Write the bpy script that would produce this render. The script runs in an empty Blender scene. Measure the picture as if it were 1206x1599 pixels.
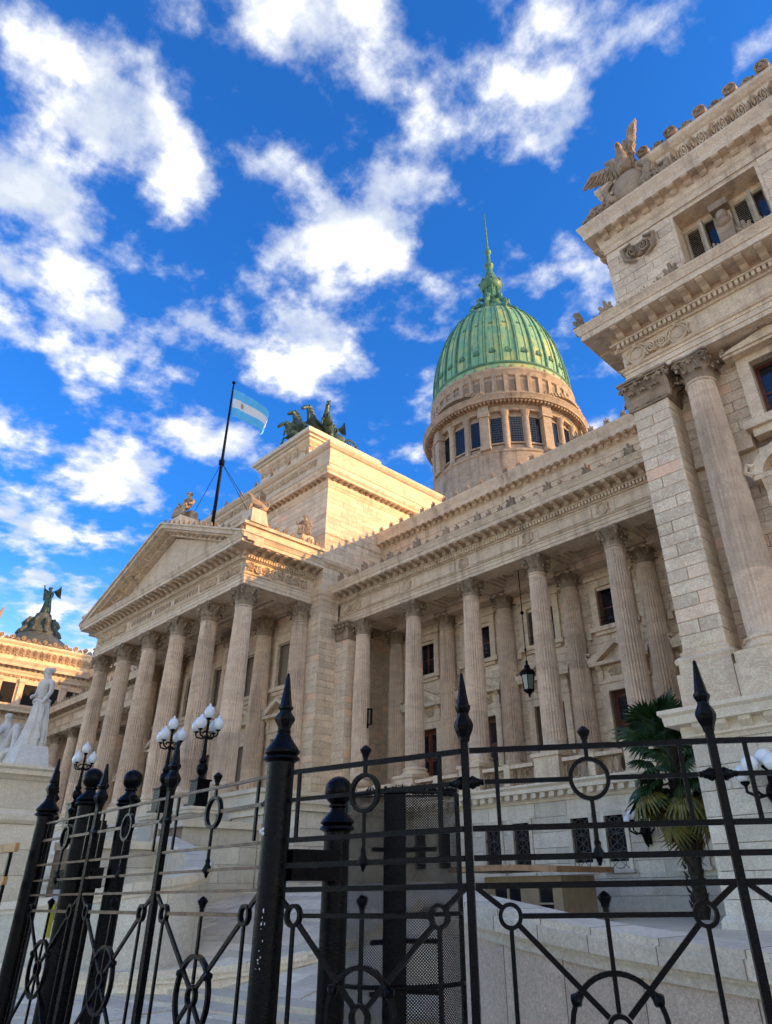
import bpy, math, random
from mathutils import Vector, Matrix
PI = math.pi
RAD = math.radians
random.seed(11)
scene = bpy.context.scene
col = scene.collection

# ------------------------------------------------------------------ camera
EYE = Vector((0.0, 0.0, 1.65))
yaw, pitch, roll = RAD(44.31315), RAD(30.18312), RAD(-0.87322)
fw = Vector((-math.sin(yaw) * math.cos(pitch), math.cos(yaw) * math.cos(pitch), math.sin(pitch)))
rt = Vector((math.cos(yaw), math.sin(yaw), 0.0))
up = rt.cross(fw)
r2 = rt * math.cos(roll) + up * math.sin(roll)
u2 = -rt * math.sin(roll) + up * math.cos(roll)
cam = bpy.data.cameras.new('camera')
cam_ob = bpy.data.objects.new('camera', cam)
col.objects.link(cam_ob)
cam_ob.matrix_world = Matrix(((r2.x, u2.x, -fw.x, EYE.x), (r2.y, u2.y, -fw.y, EYE.y), (r2.z, u2.z, -fw.z, EYE.z), (0, 0, 0, 1)))
cam.sensor_fit = 'HORIZONTAL'
cam.sensor_width = 36.0
cam.lens = 1086.785 / 1206.0 * 36.0
cam.shift_x = (603.0 - 653.1) / 1206.0
cam.shift_y = (760.68 - 799.5) / 1206.0
cam.clip_start = 0.05
cam.clip_end = 5000.0
scene.camera = cam_ob

# ------------------------------------------------------------------ light
SUN_DIR = Vector((0.86, 0.51, 0.0)).normalized()       # towards the sun, in plan
SUN_EL = RAD(18.2)
SUN_VEC = Vector((SUN_DIR.x * math.cos(SUN_EL), SUN_DIR.y * math.cos(SUN_EL), math.sin(SUN_EL)))
sun = bpy.data.lights.new('sun', 'SUN')
sun.energy = 2.0
sun.angle = RAD(0.5)
sun.color = (0.72, 0.40, 0.145)
sun_ob = bpy.data.objects.new('sun', sun)
col.objects.link(sun_ob)
sun_ob.rotation_euler = SUN_VEC.to_track_quat('Z', 'Y').to_euler()
sun_ob.location = (20, 20, 60)

scene.view_settings.view_transform = 'Standard'
scene.view_settings.look = 'None'
scene.view_settings.exposure = 2.05
scene.view_settings.gamma = 1.0
scene.view_settings.use_curve_mapping = False
scene.cycles.use_denoising = True
scene.cycles.use_adaptive_sampling = True
scene.cycles.adaptive_threshold = 0.04
scene.cycles.max_bounces = 5
scene.cycles.diffuse_bounces = 3
scene.cycles.transparent_max_bounces = 16
scene.cycles.sample_clamp_indirect = 6.0

# ------------------------------------------------------------------ sky with clouds
world = bpy.data.worlds.new('World')
scene.world = world
world.use_nodes = True
wn = world.node_tree
wn.nodes.clear()


def nd(t, typ, **kw):
    n = t.nodes.new(typ)
    for k, v in kw.items():
        if k == 'ins':
            for i, val in v.items():
                n.inputs[i].default_value = val
        else:
            setattr(n, k, v)
    return n


def math_n(t, op, a, b=None, c=None, clamp=False):
    n = t.nodes.new('ShaderNodeMath')
    n.operation = op
    n.use_clamp = clamp
    for i, x in enumerate((a, b, c)):
        if x is None:
            continue
        if isinstance(x, (int, float)):
            n.inputs[i].default_value = x
        else:
            t.links.new(x, n.inputs[i])
    return n.outputs[0]


def vec_n(t, op, a, b=None, out=0):
    n = t.nodes.new('ShaderNodeVectorMath')
    n.operation = op
    for i, x in enumerate((a, b)):
        if x is None:
            continue
        if isinstance(x, (tuple, list)):
            n.inputs[i].default_value = x
        elif isinstance(x, (int, float)):
            n.inputs['Scale'].default_value = x
        else:
            t.links.new(x, n.inputs[i])
    return n.outputs[out]


def maprange(t, x, a, b, c, d, smooth=True):
    n = t.nodes.new('ShaderNodeMapRange')
    n.interpolation_type = 'SMOOTHSTEP' if smooth else 'LINEAR'
    t.links.new(x, n.inputs[0])
    for i, v in enumerate((a, b, c, d)):
        n.inputs[i + 1].default_value = v
    return n.outputs[0]


# the larger clouds of the day: position on the cloud layer (plan, in units of the layer's height), radius, weight
CLOUDS = [
    (-0.675, 0.068, 0.168, 0.80),
    (-0.653, 0.179, 0.110, 0.72),
    (-0.836, 0.082, 0.129, 0.72),
    (-0.536, 0.191, 0.069, 0.35),
    (-0.636, -0.000, 0.078, 0.55),
    (-0.392, 0.199, 0.100, 0.50),
    (-0.320, 0.263, 0.053, 0.42),
    (-0.369, 0.318, 0.070, 0.55),
    (-0.314, 0.417, 0.115, 0.75),
    (-0.442, 0.445, 0.106, 0.75),
    (-0.268, 0.503, 0.096, 0.66),
    (-0.532, 0.346, 0.061, 0.45),
    (-0.598, 0.460, 0.122, 0.72),
    (-0.696, 0.429, 0.118, 0.66),
    (-0.547, 0.521, 0.092, 0.50),
    (-0.812, 0.529, 0.176, 0.78),
    (-0.920, 0.558, 0.097, 0.35),
    (-1.008, 0.147, 0.173, 0.75),
    (-1.049, 0.317, 0.148, 0.66),
    (-0.900, 0.359, 0.095, 0.40),
    (-1.442, 0.394, 0.236, 0.75),
    (-1.202, 0.503, 0.176, 0.55),
    (-1.705, 0.445, 0.209, 0.55),
    (-1.455, 0.532, 0.152, 0.50),
    (-2.021, 0.589, 0.317, 0.58),
    (-0.373, 0.754, 0.103, 0.50),
    (-0.529, 0.619, 0.066, 0.35),
    (-0.174, 0.421, 0.074, 0.60),
    (-0.109, 0.481, 0.067, 0.50),
    (-0.158, 0.491, 0.036, 0.33),
    (-0.016, 0.604, 0.035, 0.35),
    (-0.871, 0.786, 0.093, 0.40),
]


def cloud_group():
    g = bpy.data.node_groups.new('cloud_density', 'ShaderNodeTree')
    g.interface.new_socket('P', in_out='INPUT', socket_type='NodeSocketVector')
    g.interface.new_socket('D', in_out='OUTPUT', socket_type='NodeSocketFloat')
    gi = g.nodes.new('NodeGroupInput')
    go = g.nodes.new('NodeGroupOutput')
    P = gi.outputs[0]
    Q = P
    total = None
    for (x, y, r, wt) in CLOUDS:
        d = vec_n(g, 'DISTANCE', Q, (x, y, 0.0), out=1)
        b = maprange(g, d, 0.0, r, wt, 0.0)
        total = b if total is None else math_n(g, 'ADD', total, b)
    total = math_n(g, 'MINIMUM', total, 0.50)
    low = nd(g, 'ShaderNodeTexNoise', noise_dimensions='3D')
    low.inputs['Scale'].default_value = 1.3
    low.inputs['Detail'].default_value = 2.0
    g.links.new(P, low.inputs['Vector'])
    lowv = maprange(g, low.outputs[0], 0.35, 0.7, -0.05, 0.18, False)
    # away from the clouds listed above, broken cover goes on, thickened for fill light
    far = maprange(g, vec_n(g, 'DISTANCE', P, (-0.8, 0.4, 0.0), out=1), 1.1, 1.6, 0.0, 1.0)
    lowf = maprange(g, low.outputs[0], 0.36, 0.56, 0.0, 0.62, False)
    total = math_n(g, 'ADD', total, math_n(g, 'ADD', lowv, math_n(g, 'MULTIPLY', far, lowf)))
    f1 = nd(g, 'ShaderNodeTexNoise', noise_dimensions='3D')
    f1.inputs['Scale'].default_value = 7.5
    f1.inputs['Detail'].default_value = 6.0
    f1.inputs['Roughness'].default_value = 0.575
    f1.inputs['Distortion'].default_value = 0.0
    g.links.new(P, f1.inputs['Vector'])
    fd = math_n(g, 'MULTIPLY', math_n(g, 'SUBTRACT', f1.outputs[0], 0.5), 3.5)
    out = math_n(g, 'ADD', total, fd)
    g.links.new(out, go.inputs[0])
    return g


CG = cloud_group()
tc = wn.nodes.new('ShaderNodeTexCoord')
dirv = vec_n(wn, 'NORMALIZE', tc.outputs['Generated'])
sep = wn.nodes.new('ShaderNodeSeparateXYZ')
wn.links.new(dirv, sep.inputs[0])
zc = math_n(wn, 'ADD', math_n(wn, 'MAXIMUM', sep.outputs[2], 0.0), 0.12)
cmb = wn.nodes.new('ShaderNodeCombineXYZ')
wn.links.new(math_n(wn, 'DIVIDE', sep.outputs[0], zc), cmb.inputs[0])
wn.links.new(math_n(wn, 'DIVIDE', sep.outputs[1], zc), cmb.inputs[1])
pl = cmb.outputs[0]
g1 = wn.nodes.new('ShaderNodeGroup'); g1.node_tree = CG
wn.links.new(pl, g1.inputs[0])
dens = g1.outputs[0]
cover = maprange(wn, dens, 0.10, 0.92, 0.0, 1.0)
# billows: grey hollows and bases inside the thick parts
bl = nd(wn, 'ShaderNodeTexNoise', noise_dimensions='2D')
bl.inputs['Scale'].default_value = 6.0
bl.inputs['Detail'].default_value = 3.0
wn.links.new(vec_n(wn, 'ADD', pl, (SUN_DIR.x * 0.05, SUN_DIR.y * 0.05, 3.0)), bl.inputs['Vector'])
core = maprange(wn, dens, 0.30, 1.15, 0.85, 0.0)
sh = math_n(wn, 'ADD', core, math_n(wn, 'MULTIPLY', maprange(wn, bl.outputs[0], 0.42, 0.68, 0.0, 0.85), maprange(wn, dens, 0.4, 0.9, 0.0, 1.0)), clamp=True)
mixc = nd(wn, 'ShaderNodeMix', data_type='RGBA')
wn.links.new(sh, mixc.inputs[0])
mixc.inputs[6].default_value = (1.0, 0.975, 0.94, 1)
mixc.inputs[7].default_value = (0.47, 0.52, 0.61, 1)
cbg = nd(wn, 'ShaderNodeBackground'); cbg.inputs[1].default_value = 0.37
wn.links.new(mixc.outputs[2], cbg.inputs[0])
sky = nd(wn, 'ShaderNodeTexSky', sky_type='NISHITA', sun_disc=False)
sky.sun_elevation = SUN_EL
sky.sun_rotation = math.atan2(SUN_DIR.x, SUN_DIR.y)
sky.air_density = 1.0
sky.dust_density = 0.6
sky.ozone_density = 2.5
hs = nd(wn, 'ShaderNodeMix', data_type='RGBA', blend_type='MULTIPLY')
hs.inputs[0].default_value = 1.0
hs.inputs[7].default_value = (0.42, 0.95, 1.35, 1)
wn.links.new(sky.outputs[0], hs.inputs[6])
# pale horizon haze, brightened to fill the shaded facades; deep blue above
tint = nd(wn, 'ShaderNodeMix', data_type='RGBA')
wn.links.new(maprange(wn, sep.outputs[2], 0.0, 0.42, 0.0, 1.0), tint.inputs[0])
tint.inputs[6].default_value = (2.4, 2.15, 1.8, 1)
tint.inputs[7].default_value = (0.20, 0.80, 1.55, 1)
wn.links.new(tint.outputs[2], hs.inputs[7])
sbg = nd(wn, 'ShaderNodeBackground'); sbg.inputs[1].default_value = 0.055
wn.links.new(hs.outputs[2], sbg.inputs[0])
mixs = nd(wn, 'ShaderNodeMixShader')
wn.links.new(cover, mixs.inputs[0])
wn.links.new(sbg.outputs[0], mixs.inputs[1])
wn.links.new(cbg.outputs[0], mixs.inputs[2])
wo = nd(wn, 'ShaderNodeOutputWorld')
wn.links.new(mixs.outputs[0], wo.inputs[0])
world.cycles.sampling_method = 'MANUAL'
world.cycles.sample_map_resolution = 512


# ------------------------------------------------------------------ mesh helpers
class MB:
    """collects faces; build() links them as one mesh object"""

    def __init__(self):
        self.v = []
        self.f = []

    def add(self, vs, fs):
        n = len(self.v)
        self.v.extend([tuple(p) for p in vs])
        self.f.extend([tuple(i + n for i in q) for q in fs])
        return self

    def box(self, x0, x1, y0, y1, z0, z1):
        if x0 > x1: x0, x1 = x1, x0
        if y0 > y1: y0, y1 = y1, y0
        return self.add([(x0, y0, z0), (x1, y0, z0), (x1, y1, z0), (x0, y1, z0), (x0, y0, z1), (x1, y0, z1), (x1, y1, z1), (x0, y1, z1)],
                        [(0, 3, 2, 1), (4, 5, 6, 7), (0, 1, 5, 4), (1, 2, 6, 5), (2, 3, 7, 6), (3, 0, 4, 7)])

    def frus(self, a, z0, b, z1):
        """a, b = (x0,x1,y0,y1) rectangles at z0 and z1"""
        return self.add([(a[0], a[2], z0), (a[1], a[2], z0), (a[1], a[3], z0), (a[0], a[3], z0), (b[0], b[2], z1), (b[1], b[2], z1), (b[1], b[3], z1), (b[0], b[3], z1)],
                        [(0, 3, 2, 1), (4, 5, 6, 7), (0, 1, 5, 4), (1, 2, 6, 5), (2, 3, 7, 6), (3, 0, 4, 7)])

    def prism(self, poly, axis, a0, a1):
        """poly: 2-D outline; axis 'x' -> (y,z), 'y' -> (x,z), 'z' -> (x,y)"""
        def P(p, a):
            return {'x': (a, p[0], p[1]), 'y': (p[0], a, p[1]), 'z': (p[0], p[1], a)}[axis]
        n = len(poly)
        vs = [P(p, a0) for p in poly] + [P(p, a1) for p in poly]
        fs = [(i, (i + 1) % n, n + (i + 1) % n, n + i) for i in range(n)]
        fs += [tuple(range(n))[::-1], tuple(range(n, 2 * n))]
        return self.add(vs, fs)

    def lathe(self, prof, n=24, c=(0, 0, 0), a0=0.0, cap=True, rx=1.0, ry=1.0):
        vs, fs = [], []
        m = len(prof)
        for (r, z) in prof:
            for k in range(n):
                a = a0 + 2 * PI * k / n
                vs.append((c[0] + rx * r * math.cos(a), c[1] + ry * r * math.sin(a), c[2] + z))
        for j in range(m - 1):
            for k in range(n):
                k2 = (k + 1) % n
                fs.append((j * n + k, j * n + k2, (j + 1) * n + k2, (j + 1) * n + k))
        if cap:
            fs.append(tuple(range(n))[::-1])
            fs.append(tuple(range((m - 1) * n, m * n)))
        return self.add(vs, fs)

    def tube(self, path, r, n=8, cap=True):
        path = [Vector(p) for p in path]
        rs = r if isinstance(r, (list, tuple)) else [r] * len(path)
        vs, fs = [], []
        prev = None
        for i, p in enumerate(path):
            d = (path[min(i + 1, len(path) - 1)] - path[max(i - 1, 0)])
            d = d.normalized() if d.length > 1e-9 else Vector((0, 0, 1))
            if prev is None:
                s = Vector((0, 0, 1)) if abs(d.z) < 0.9 else Vector((1, 0, 0))
                a = d.cross(s).normalized()
            else:
                a = (prev - d * prev.dot(d))
                a = a.normalized() if a.length > 1e-6 else d.orthogonal().normalized()
            prev = a
            b = d.cross(a)
            for k in range(n):
                t = 2 * PI * k / n + PI / n
                vs.append(p + (a * math.cos(t) + b * math.sin(t)) * rs[i])
        for j in range(len(path) - 1):
            for k in range(n):
                k2 = (k + 1) % n
                fs.append((j * n + k, j * n + k2, (j + 1) * n + k2, (j + 1) * n + k))
        if cap:
            fs.append(tuple(range(n))[::-1])
            fs.append(tuple(range((len(path) - 1) * n, len(path) * n)))
        return self.add(vs, fs)

    def sweep(self, prof, path, closed=False):
        """prof: closed outline of (out, z); path: (x, y) with the outside to the right of travel"""
        n = len(path)
        k = len(prof)
        vs, fs = [], []
        for i, p in enumerate(path):
            def nrm(a, b):
                dx, dy = b[0] - a[0], b[1] - a[1]
                l = math.hypot(dx, dy)
                return (dy / l, -dx / l)
            n1 = nrm(path[i - 1], p) if (i > 0 or closed) else None
            n2 = nrm(p, path[(i + 1) % n]) if (i < n - 1 or closed) else None
            n1 = n1 or n2
            n2 = n2 or n1
            q = 1 + n1[0] * n2[0] + n1[1] * n2[1]
            mx, my = (n1[0] + n2[0]) / q, (n1[1] + n2[1]) / q
            for (u, z) in prof:
                vs.append((p[0] + mx * u, p[1] + my * u, z))
        for i in range(n if closed else n - 1):
            i2 = (i + 1) % n
            for j in range(k):
                j2 = (j + 1) % k
                fs.append((i * k + j, i2 * k + j, i2 * k + j2, i * k + j2))
        if not closed:
            fs.append(tuple(range(k)))
            fs.append(tuple(range((n - 1) * k, n * k))[::-1])
        return self.add(vs, fs)

    def grid(self, fn, nu, nv):
        vs = [fn(i / nu, j / nv) for j in range(nv + 1) for i in range(nu + 1)]
        fs = [(j * (nu + 1) + i, j * (nu + 1) + i + 1, (j + 1) * (nu + 1) + i + 1, (j + 1) * (nu + 1) + i) for j in range(nv) for i in range(nu)]
        return self.add(vs, fs)

    def ball(self, c, r, nu=10, nv=7, sx=1, sy=1, sz=1):
        prof = [(max(1e-3, math.sin(PI * j / nv)) * r, -math.cos(PI * j / nv) * r * sz) for j in range(nv + 1)]
        return self.lathe(prof, nu, c, rx=sx, ry=sy)

    def join(self, other, M=None):
        vs = other.v if M is None else [M @ Vector(p) for p in other.v]
        return self.add(vs, other.f)

    def mesh(self, name, mat=None, smooth=False):
        me = bpy.data.meshes.new(name)
        me.from_pydata([tuple(p) for p in self.v], [], self.f)
        if mat is not None:
            me.materials.append(mat)
        if smooth:
            sm = smooth if isinstance(smooth, float) else 40.0
            me.polygons.foreach_set('use_smooth', [True] * len(me.polygons))
            try:
                me.set_sharp_from_angle(angle=RAD(sm))
            except Exception:
                pass
        me.update()
        return me


WM = {}


def link(name, me, parent=None, M=None):
    """link a mesh (or None for an Empty) at world matrix M under parent, keeping world coordinates"""
    o = bpy.data.objects.new(name, me)
    col.objects.link(o)
    M = M if M is not None else Matrix.Identity(4)
    WM[o.name] = M
    if parent is not None:
        o.parent = parent
        o.matrix_parent_inverse = WM[parent.name].inverted()
    o.matrix_basis = M
    return o


def TR(x, y, z, rz=0.0, s=1.0, rx=0.0, ry=0.0):
    M = Matrix.Translation((x, y, z))
    if rz: M = M @ Matrix.Rotation(rz, 4, 'Z')
    if ry: M = M @ Matrix.Rotation(ry, 4, 'Y')
    if rx: M = M @ Matrix.Rotation(rx, 4, 'X')
    if isinstance(s, (tuple, list)):
        M = M @ Matrix.Diagonal((s[0], s[1], s[2], 1))
    elif s != 1.0:
        M = M @ Matrix.Scale(s, 4)
    return M


def thing(name, label, cat, loc=(0, 0, 0), rz=0.0, group=None):
    o = link(name, None, None, TR(loc[0], loc[1], loc[2], rz))
    o.empty_display_size = 0.3
    o['label'] = label
    o['category'] = cat
    if group: o['group'] = group
    return o


def tag(o, label, cat, group=None):
    o['label'] = label
    o['category'] = cat
    if group: o['group'] = group
    return o


def stuff(o):
    o['kind'] = 'stuff'
    return o


def struct(name, mb, mat, smooth=False, parent=None):
    o = link(name, mb.mesh(name, mat, smooth), parent)
    if parent is None: o['kind'] = 'structure'
    return o


def part(name, mb, mat, parent, smooth=False, M=None):
    return link(name, mb.mesh(name, mat, smooth), parent, M)


# ------------------------------------------------------------------ materials
def new_mat(name):
    m = bpy.data.materials.new(name)
    m.use_nodes = True
    t = m.node_tree
    t.nodes.clear()
    out = t.nodes.new('ShaderNodeOutputMaterial')
    b = t.nodes.new('ShaderNodeBsdfPrincipled')
    t.links.new(b.outputs[0], out.inputs[0])
    return m, t, b


def mixcol(t, fac, a, b, mode='MIX'):
    n = t.nodes.new('ShaderNodeMix')
    n.data_type = 'RGBA'
    n.blend_type = mode
    for i, x in ((0, fac), (6, a), (7, b)):
        if isinstance(x, (int, float)):
            n.inputs[i].default_value = x
        elif isinstance(x, (tuple, list)):
            n.inputs[i].default_value = (x[0], x[1], x[2], 1)
        else:
            t.links.new(x, n.inputs[i])
    return n.outputs[2]


def noise(t, vec, scale, detail=4.0, rough=0.55, dist=0.0):
    n = t.nodes.new('ShaderNodeTexNoise')
    n.inputs['Scale'].default_value = scale
    n.inputs['Detail'].default_value = detail
    n.inputs['Roughness'].default_value = rough
    n.inputs['Distortion'].default_value = dist
    t.links.new(vec, n.inputs['Vector'])
    return n.outputs[0]


def wpos(t):
    return t.nodes.new('ShaderNodeNewGeometry').outputs['Position']


def bump(t, b, h, strength=0.3, dist=0.02):
    n = t.nodes.new('ShaderNodeBump')
    n.inputs['Strength'].default_value = strength
    n.inputs['Distance'].default_value = dist
    t.links.new(h, n.inputs['Height'])
    t.links.new(n.outputs[0], b.inputs['Normal'])


def stone_mat(name, a, bcol, dirt, vary=0.25, vein=0.5, streak=0.5, rough=0.75, speck=0.0, scale=1.0, pink=0.0, drums=0.0):
    m, t, b = new_mat(name)
    P = wpos(t)
    oi = t.nodes.new('ShaderNodeObjectInfo')
    rnd = oi.outputs['Random']
    if vary > 0.15:
        gi = t.nodes.new('ShaderNodeNewGeometry').outputs['Random Per Island']
        rnd = math_n(t, 'FRACT', math_n(t, 'ADD', rnd, gi))
    # every block is cut from another part of the quarry: shift the grain with the object
    Q = vec_n(t, 'ADD', P, _grey(t, math_n(t, 'MULTIPLY', rnd, 61.0)))
    n1 = noise(t, vec_n(t, 'MULTIPLY', Q, (1.0, 1.0, 2.2)), 1.1 * scale, 3, 0.6, 1.2)
    c = mixcol(t, maprange(t, n1, 0.3, 0.7, 0, 1), a, bcol)
    # veins
    n2 = noise(t, Q, 2.6 * scale, 3, 0.6, 2.5)
    v = maprange(t, math_n(t, 'ABSOLUTE', math_n(t, 'SUBTRACT', n2, 0.5)), 0.0, 0.06, vein, 0.0)
    c = mixcol(t, v, c, tuple(min(1, x * 1.35) for x in a))
    if pink:
        pk = maprange(t, rnd, 1.0 - pink, 1.0, 0.0, 0.7)
        c = mixcol(t, pk, c, (a[0] * 1.0, a[1] * 0.78, a[2] * 0.70))
    # block to block
    vv = maprange(t, rnd, 0, 1, 1 - vary, 1 + vary * 0.6, False)
    c = mixcol(t, 1.0, c, _grey(t, vv), 'MULTIPLY')
    if drums:
        # courses of slightly different stone up the shafts
        sp = t.nodes.new('ShaderNodeSeparateXYZ'); t.links.new(P, sp.inputs[0])
        cb = t.nodes.new('ShaderNodeCombineXYZ')
        t.links.new(math_n(t, 'ADD', math_n(t, 'MULTIPLY', sp.outputs[0], .55), math_n(t, 'MULTIPLY', sp.outputs[1], .8)), cb.inputs[0])
        t.links.new(math_n(t, 'FLOOR', math_n(t, 'ADD', math_n(t, 'DIVIDE', sp.outputs[2], 1.42), math_n(t, 'MULTIPLY', rnd, 5.0))), cb.inputs[2])
        wn_ = t.nodes.new('ShaderNodeTexWhiteNoise'); wn_.noise_dimensions = '2D'
        cc2 = t.nodes.new('ShaderNodeCombineXYZ')
        t.links.new(cb.outputs[0], cc2.inputs[0]) if False else None
        sp2 = t.nodes.new('ShaderNodeSeparateXYZ'); t.links.new(cb.outputs[0], sp2.inputs[0])
        t.links.new(math_n(t, 'MULTIPLY', rnd, 31.0), cc2.inputs[0]); t.links.new(sp2.outputs[2], cc2.inputs[1])
        t.links.new(cc2.outputs[0], wn_.inputs['Vector'])
        c = mixcol(t, 1.0, c, _grey(t, maprange(t, wn_.outputs[0], 0, 1, 1 - drums, 1 + drums * .5, False)), 'MULTIPLY')
    # rain streaks and soot
    n3 = noise(t, vec_n(t, 'MULTIPLY', P, (2.2, 2.2, 0.22)), 1.0, 4, 0.65)
    n4 = noise(t, P, 0.35, 1, 0.5)
    st = math_n(t, 'MULTIPLY', maprange(t, n3, 0.45, 0.78, 0, 1), maprange(t, n4, 0.3, 0.65, 0.25, 1))
    c = mixcol(t, math_n(t, 'MULTIPLY', st, streak), c, dirt)
    fine = noise(t, P, 34.0, 2, 0.7)
    if speck:
        sp = maprange(t, noise(t, P, 95.0, 2, 0.8), 0.38, 0.62, 0, 1)
        c = mixcol(t, math_n(t, 'MULTIPLY', sp, speck), c, tuple(x * 0.38 for x in a))
    c = mixcol(t, 1.0, c, _grey(t, maprange(t, fine, 0.25, 0.75, 0.76, 1.14, False)), 'MULTIPLY')
    t.links.new(c, b.inputs['Base Color'])
    b.inputs['Roughness'].default_value = rough
    b.inputs['Specular IOR Level'].default_value = 0.3
    bump(t, b, noise(t, P, 16.0, 3, 0.7), 0.3, 0.02)
    return m


def _grey(t, v):
    n = t.nodes.new('ShaderNodeCombineXYZ')
    for i in range(3):
        t.links.new(v, n.inputs[i])
    return n.outputs[0]


def plain(name, c, rough=0.6, metal=0.0, var=0.15, sc=6.0, bmp=0.1, c2=None, spec=0.5, coat=0.0):
    m, t, b = new_mat(name)
    P = wpos(t)
    n = noise(t, P, sc, 5, 0.6, 0.4)
    c2 = c2 or tuple(x * (1 - 2 * var) for x in c)
    cc = mixcol(t, maprange(t, n, 0.35, 0.68, 0, 1), c, c2)
    t.links.new(cc, b.inputs['Base Color'])
    r = maprange(t, noise(t, P, sc * 2.3, 4, 0.6), 0.3, 0.7, max(0.05, rough - 0.12), min(1, rough + 0.12), False)
    t.links.new(r, b.inputs['Roughness'])
    b.inputs['Metallic'].default_value = metal
    b.inputs['Specular IOR Level'].default_value = spec
    b.inputs['Coat Weight'].default_value = coat
    if bmp:
        bump(t, b, noise(t, P, sc * 6, 3, 0.6), bmp, 0.01)
    return m


MARBLE = stone_mat('warm_marble', (0.87, 0.67, 0.455), (0.71, 0.53, 0.355), (0.27, 0.185, 0.122), vary=0.06, vein=0.4, streak=0.8)
SHAFT = stone_mat('shaft_marble', (0.88, 0.67, 0.47), (0.70, 0.505, 0.35), (0.24, 0.165, 0.11), vary=0.06, vein=0.25, streak=0.75, drums=0.16)
BLOCK = stone_mat('marble_ashlar', (0.89, 0.68, 0.47), (0.74, 0.55, 0.375), (0.32, 0.22, 0.15), vary=0.17, vein=0.6, streak=0.4, pink=0.10)
CARVED = stone_mat('carved_marble_shaded', (0.50, 0.37, 0.24), (0.32, 0.23, 0.148), (0.085, 0.058, 0.037), vary=0.12, vein=0.15, streak=0.85)  # darkened so the ornaments carry painted shade in their colour
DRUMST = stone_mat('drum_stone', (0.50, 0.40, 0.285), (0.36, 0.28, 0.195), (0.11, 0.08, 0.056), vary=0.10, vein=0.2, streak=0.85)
RELIEF = stone_mat('relief_marble', (0.80, 0.61, 0.40), (0.64, 0.475, 0.30), (0.18, 0.125, 0.08), vary=0.08, vein=0.15, streak=0.7)
JOINT = plain('lime_mortar', (0.28, 0.21, 0.145), 0.9, var=0.1)
GRANITE = stone_mat('grey_granite', (0.84, 0.735, 0.57), (0.74, 0.64, 0.49), (0.30, 0.25, 0.19), vary=0.2, vein=0.35, streak=0.4, speck=0.25)
RAMPG = stone_mat('speckled_granite', (0.84, 0.66, 0.49), (0.74, 0.575, 0.42), (0.30, 0.23, 0.165), vary=0.10, vein=0.05, streak=0.3, speck=0.45, scale=1.6)
COPING = stone_mat('pale_coping', (0.89, 0.75, 0.55), (0.79, 0.66, 0.48), (0.34, 0.27, 0.2), vary=0.12, vein=0.2, streak=0.35, speck=0.15)
PAVE = stone_mat('paving_stone', (0.94, 0.775, 0.55), (0.85, 0.685, 0.475), (0.36, 0.29, 0.2), vary=0.24, vein=0.35, streak=0.3, speck=0.12)
STATUE = stone_mat('white_marble', (0.78, 0.72, 0.62), (0.66, 0.60, 0.51), (0.22, 0.19, 0.15), vary=0.04, vein=0.1, streak=0.45)
IRON = plain('black_iron_paint', (0.0035, 0.0036, 0.0048), 0.30, 0.0, 0.3, 14.0, 0.25, spec=0.12)
WARMREFL = plain('iron_warm_reflection', (0.16, 0.08, 0.029), 0.45, 0.0, 0.3, 11.0, 0.15, c2=(0.07, 0.036, 0.016))  # gate rails: warm reflected light painted into the iron's colour
ORANGELIT = plain('orange_lit_rail', (0.55, 0.29, 0.085), 0.5, 0.0, 0.2, 9.0, 0.1)  # barrier rails: the orange light on them is put into the colour
BRONZE = plain('bronze_patina', (0.075, 0.135, 0.092), 0.45, 0.15, 0.3, 2.5, 0.2, c2=(0.020, 0.032, 0.024))
SLATE = plain('roof_copper_dark', (0.11, 0.125, 0.095), 0.6, 0.0, 0.25, 3.0, 0.2)
WOOD = plain('varnished_wood', (0.20, 0.052, 0.022), 0.38, 0.0, 0.3, 5.0, 0.1, c2=(0.085, 0.022, 0.012))
GLASS = plain('dark_window_glass', (0.012, 0.015, 0.022), 0.08, 0.0, 0.1, 2.0, 0.0, spec=0.9)
SHUTTER = plain('cream_shutter', (0.55, 0.44, 0.27), 0.55, 0.0, 0.15, 4.0, 0.05)
GRILLE = plain('grille_iron', (0.085, 0.082, 0.075), 0.5, 0.2, 0.3, 14.0, 0.1)
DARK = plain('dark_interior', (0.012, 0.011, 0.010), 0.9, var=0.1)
GLOBE = plain('opal_glass', (0.86, 0.88, 0.88), 0.18, 0.0, 0.03, 4.0, 0.0, spec=0.6, coat=0.4)
TAN = plain('tan_cladding', (0.42, 0.30, 0.17), 0.6, 0.0, 0.12, 3.0, 0.05)
ORANGEWOOD = plain('oiled_board', (0.46, 0.25, 0.11), 0.55, 0.0, 0.2, 5.0, 0.1)
LEAF = plain('palm_leaf', (0.035, 0.085, 0.022), 0.42, 0.0, 0.25, 3.0, 0.05, c2=(0.015, 0.042, 0.014))
LEAF2 = plain('palm_leaf_yellowing', (0.20, 0.17, 0.028), 0.5, 0.0, 0.2, 3.0, 0.05, c2=(0.07, 0.085, 0.02))
LEAFD = plain('palm_leaf_dry', (0.26, 0.13, 0.045), 0.7, 0.0, 0.25, 5.0, 0.05)
TRUNK = plain('palm_bark', (0.060, 0.042, 0.028), 0.9, 0.0, 0.35, 16.0, 0.6)
FLAGB = plain('flag_sky_blue', (0.12, 0.55, 0.90), 0.8, var=0.06, sc=2.0, bmp=0.0)
FLAGW = plain('flag_white', (0.80, 0.80, 0.79), 0.8, var=0.04, sc=2.0, bmp=0.0)
FLAGS = plain('flag_sun_gold', (0.60, 0.30, 0.05), 0.7, var=0.1, sc=8.0, bmp=0.0)
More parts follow.
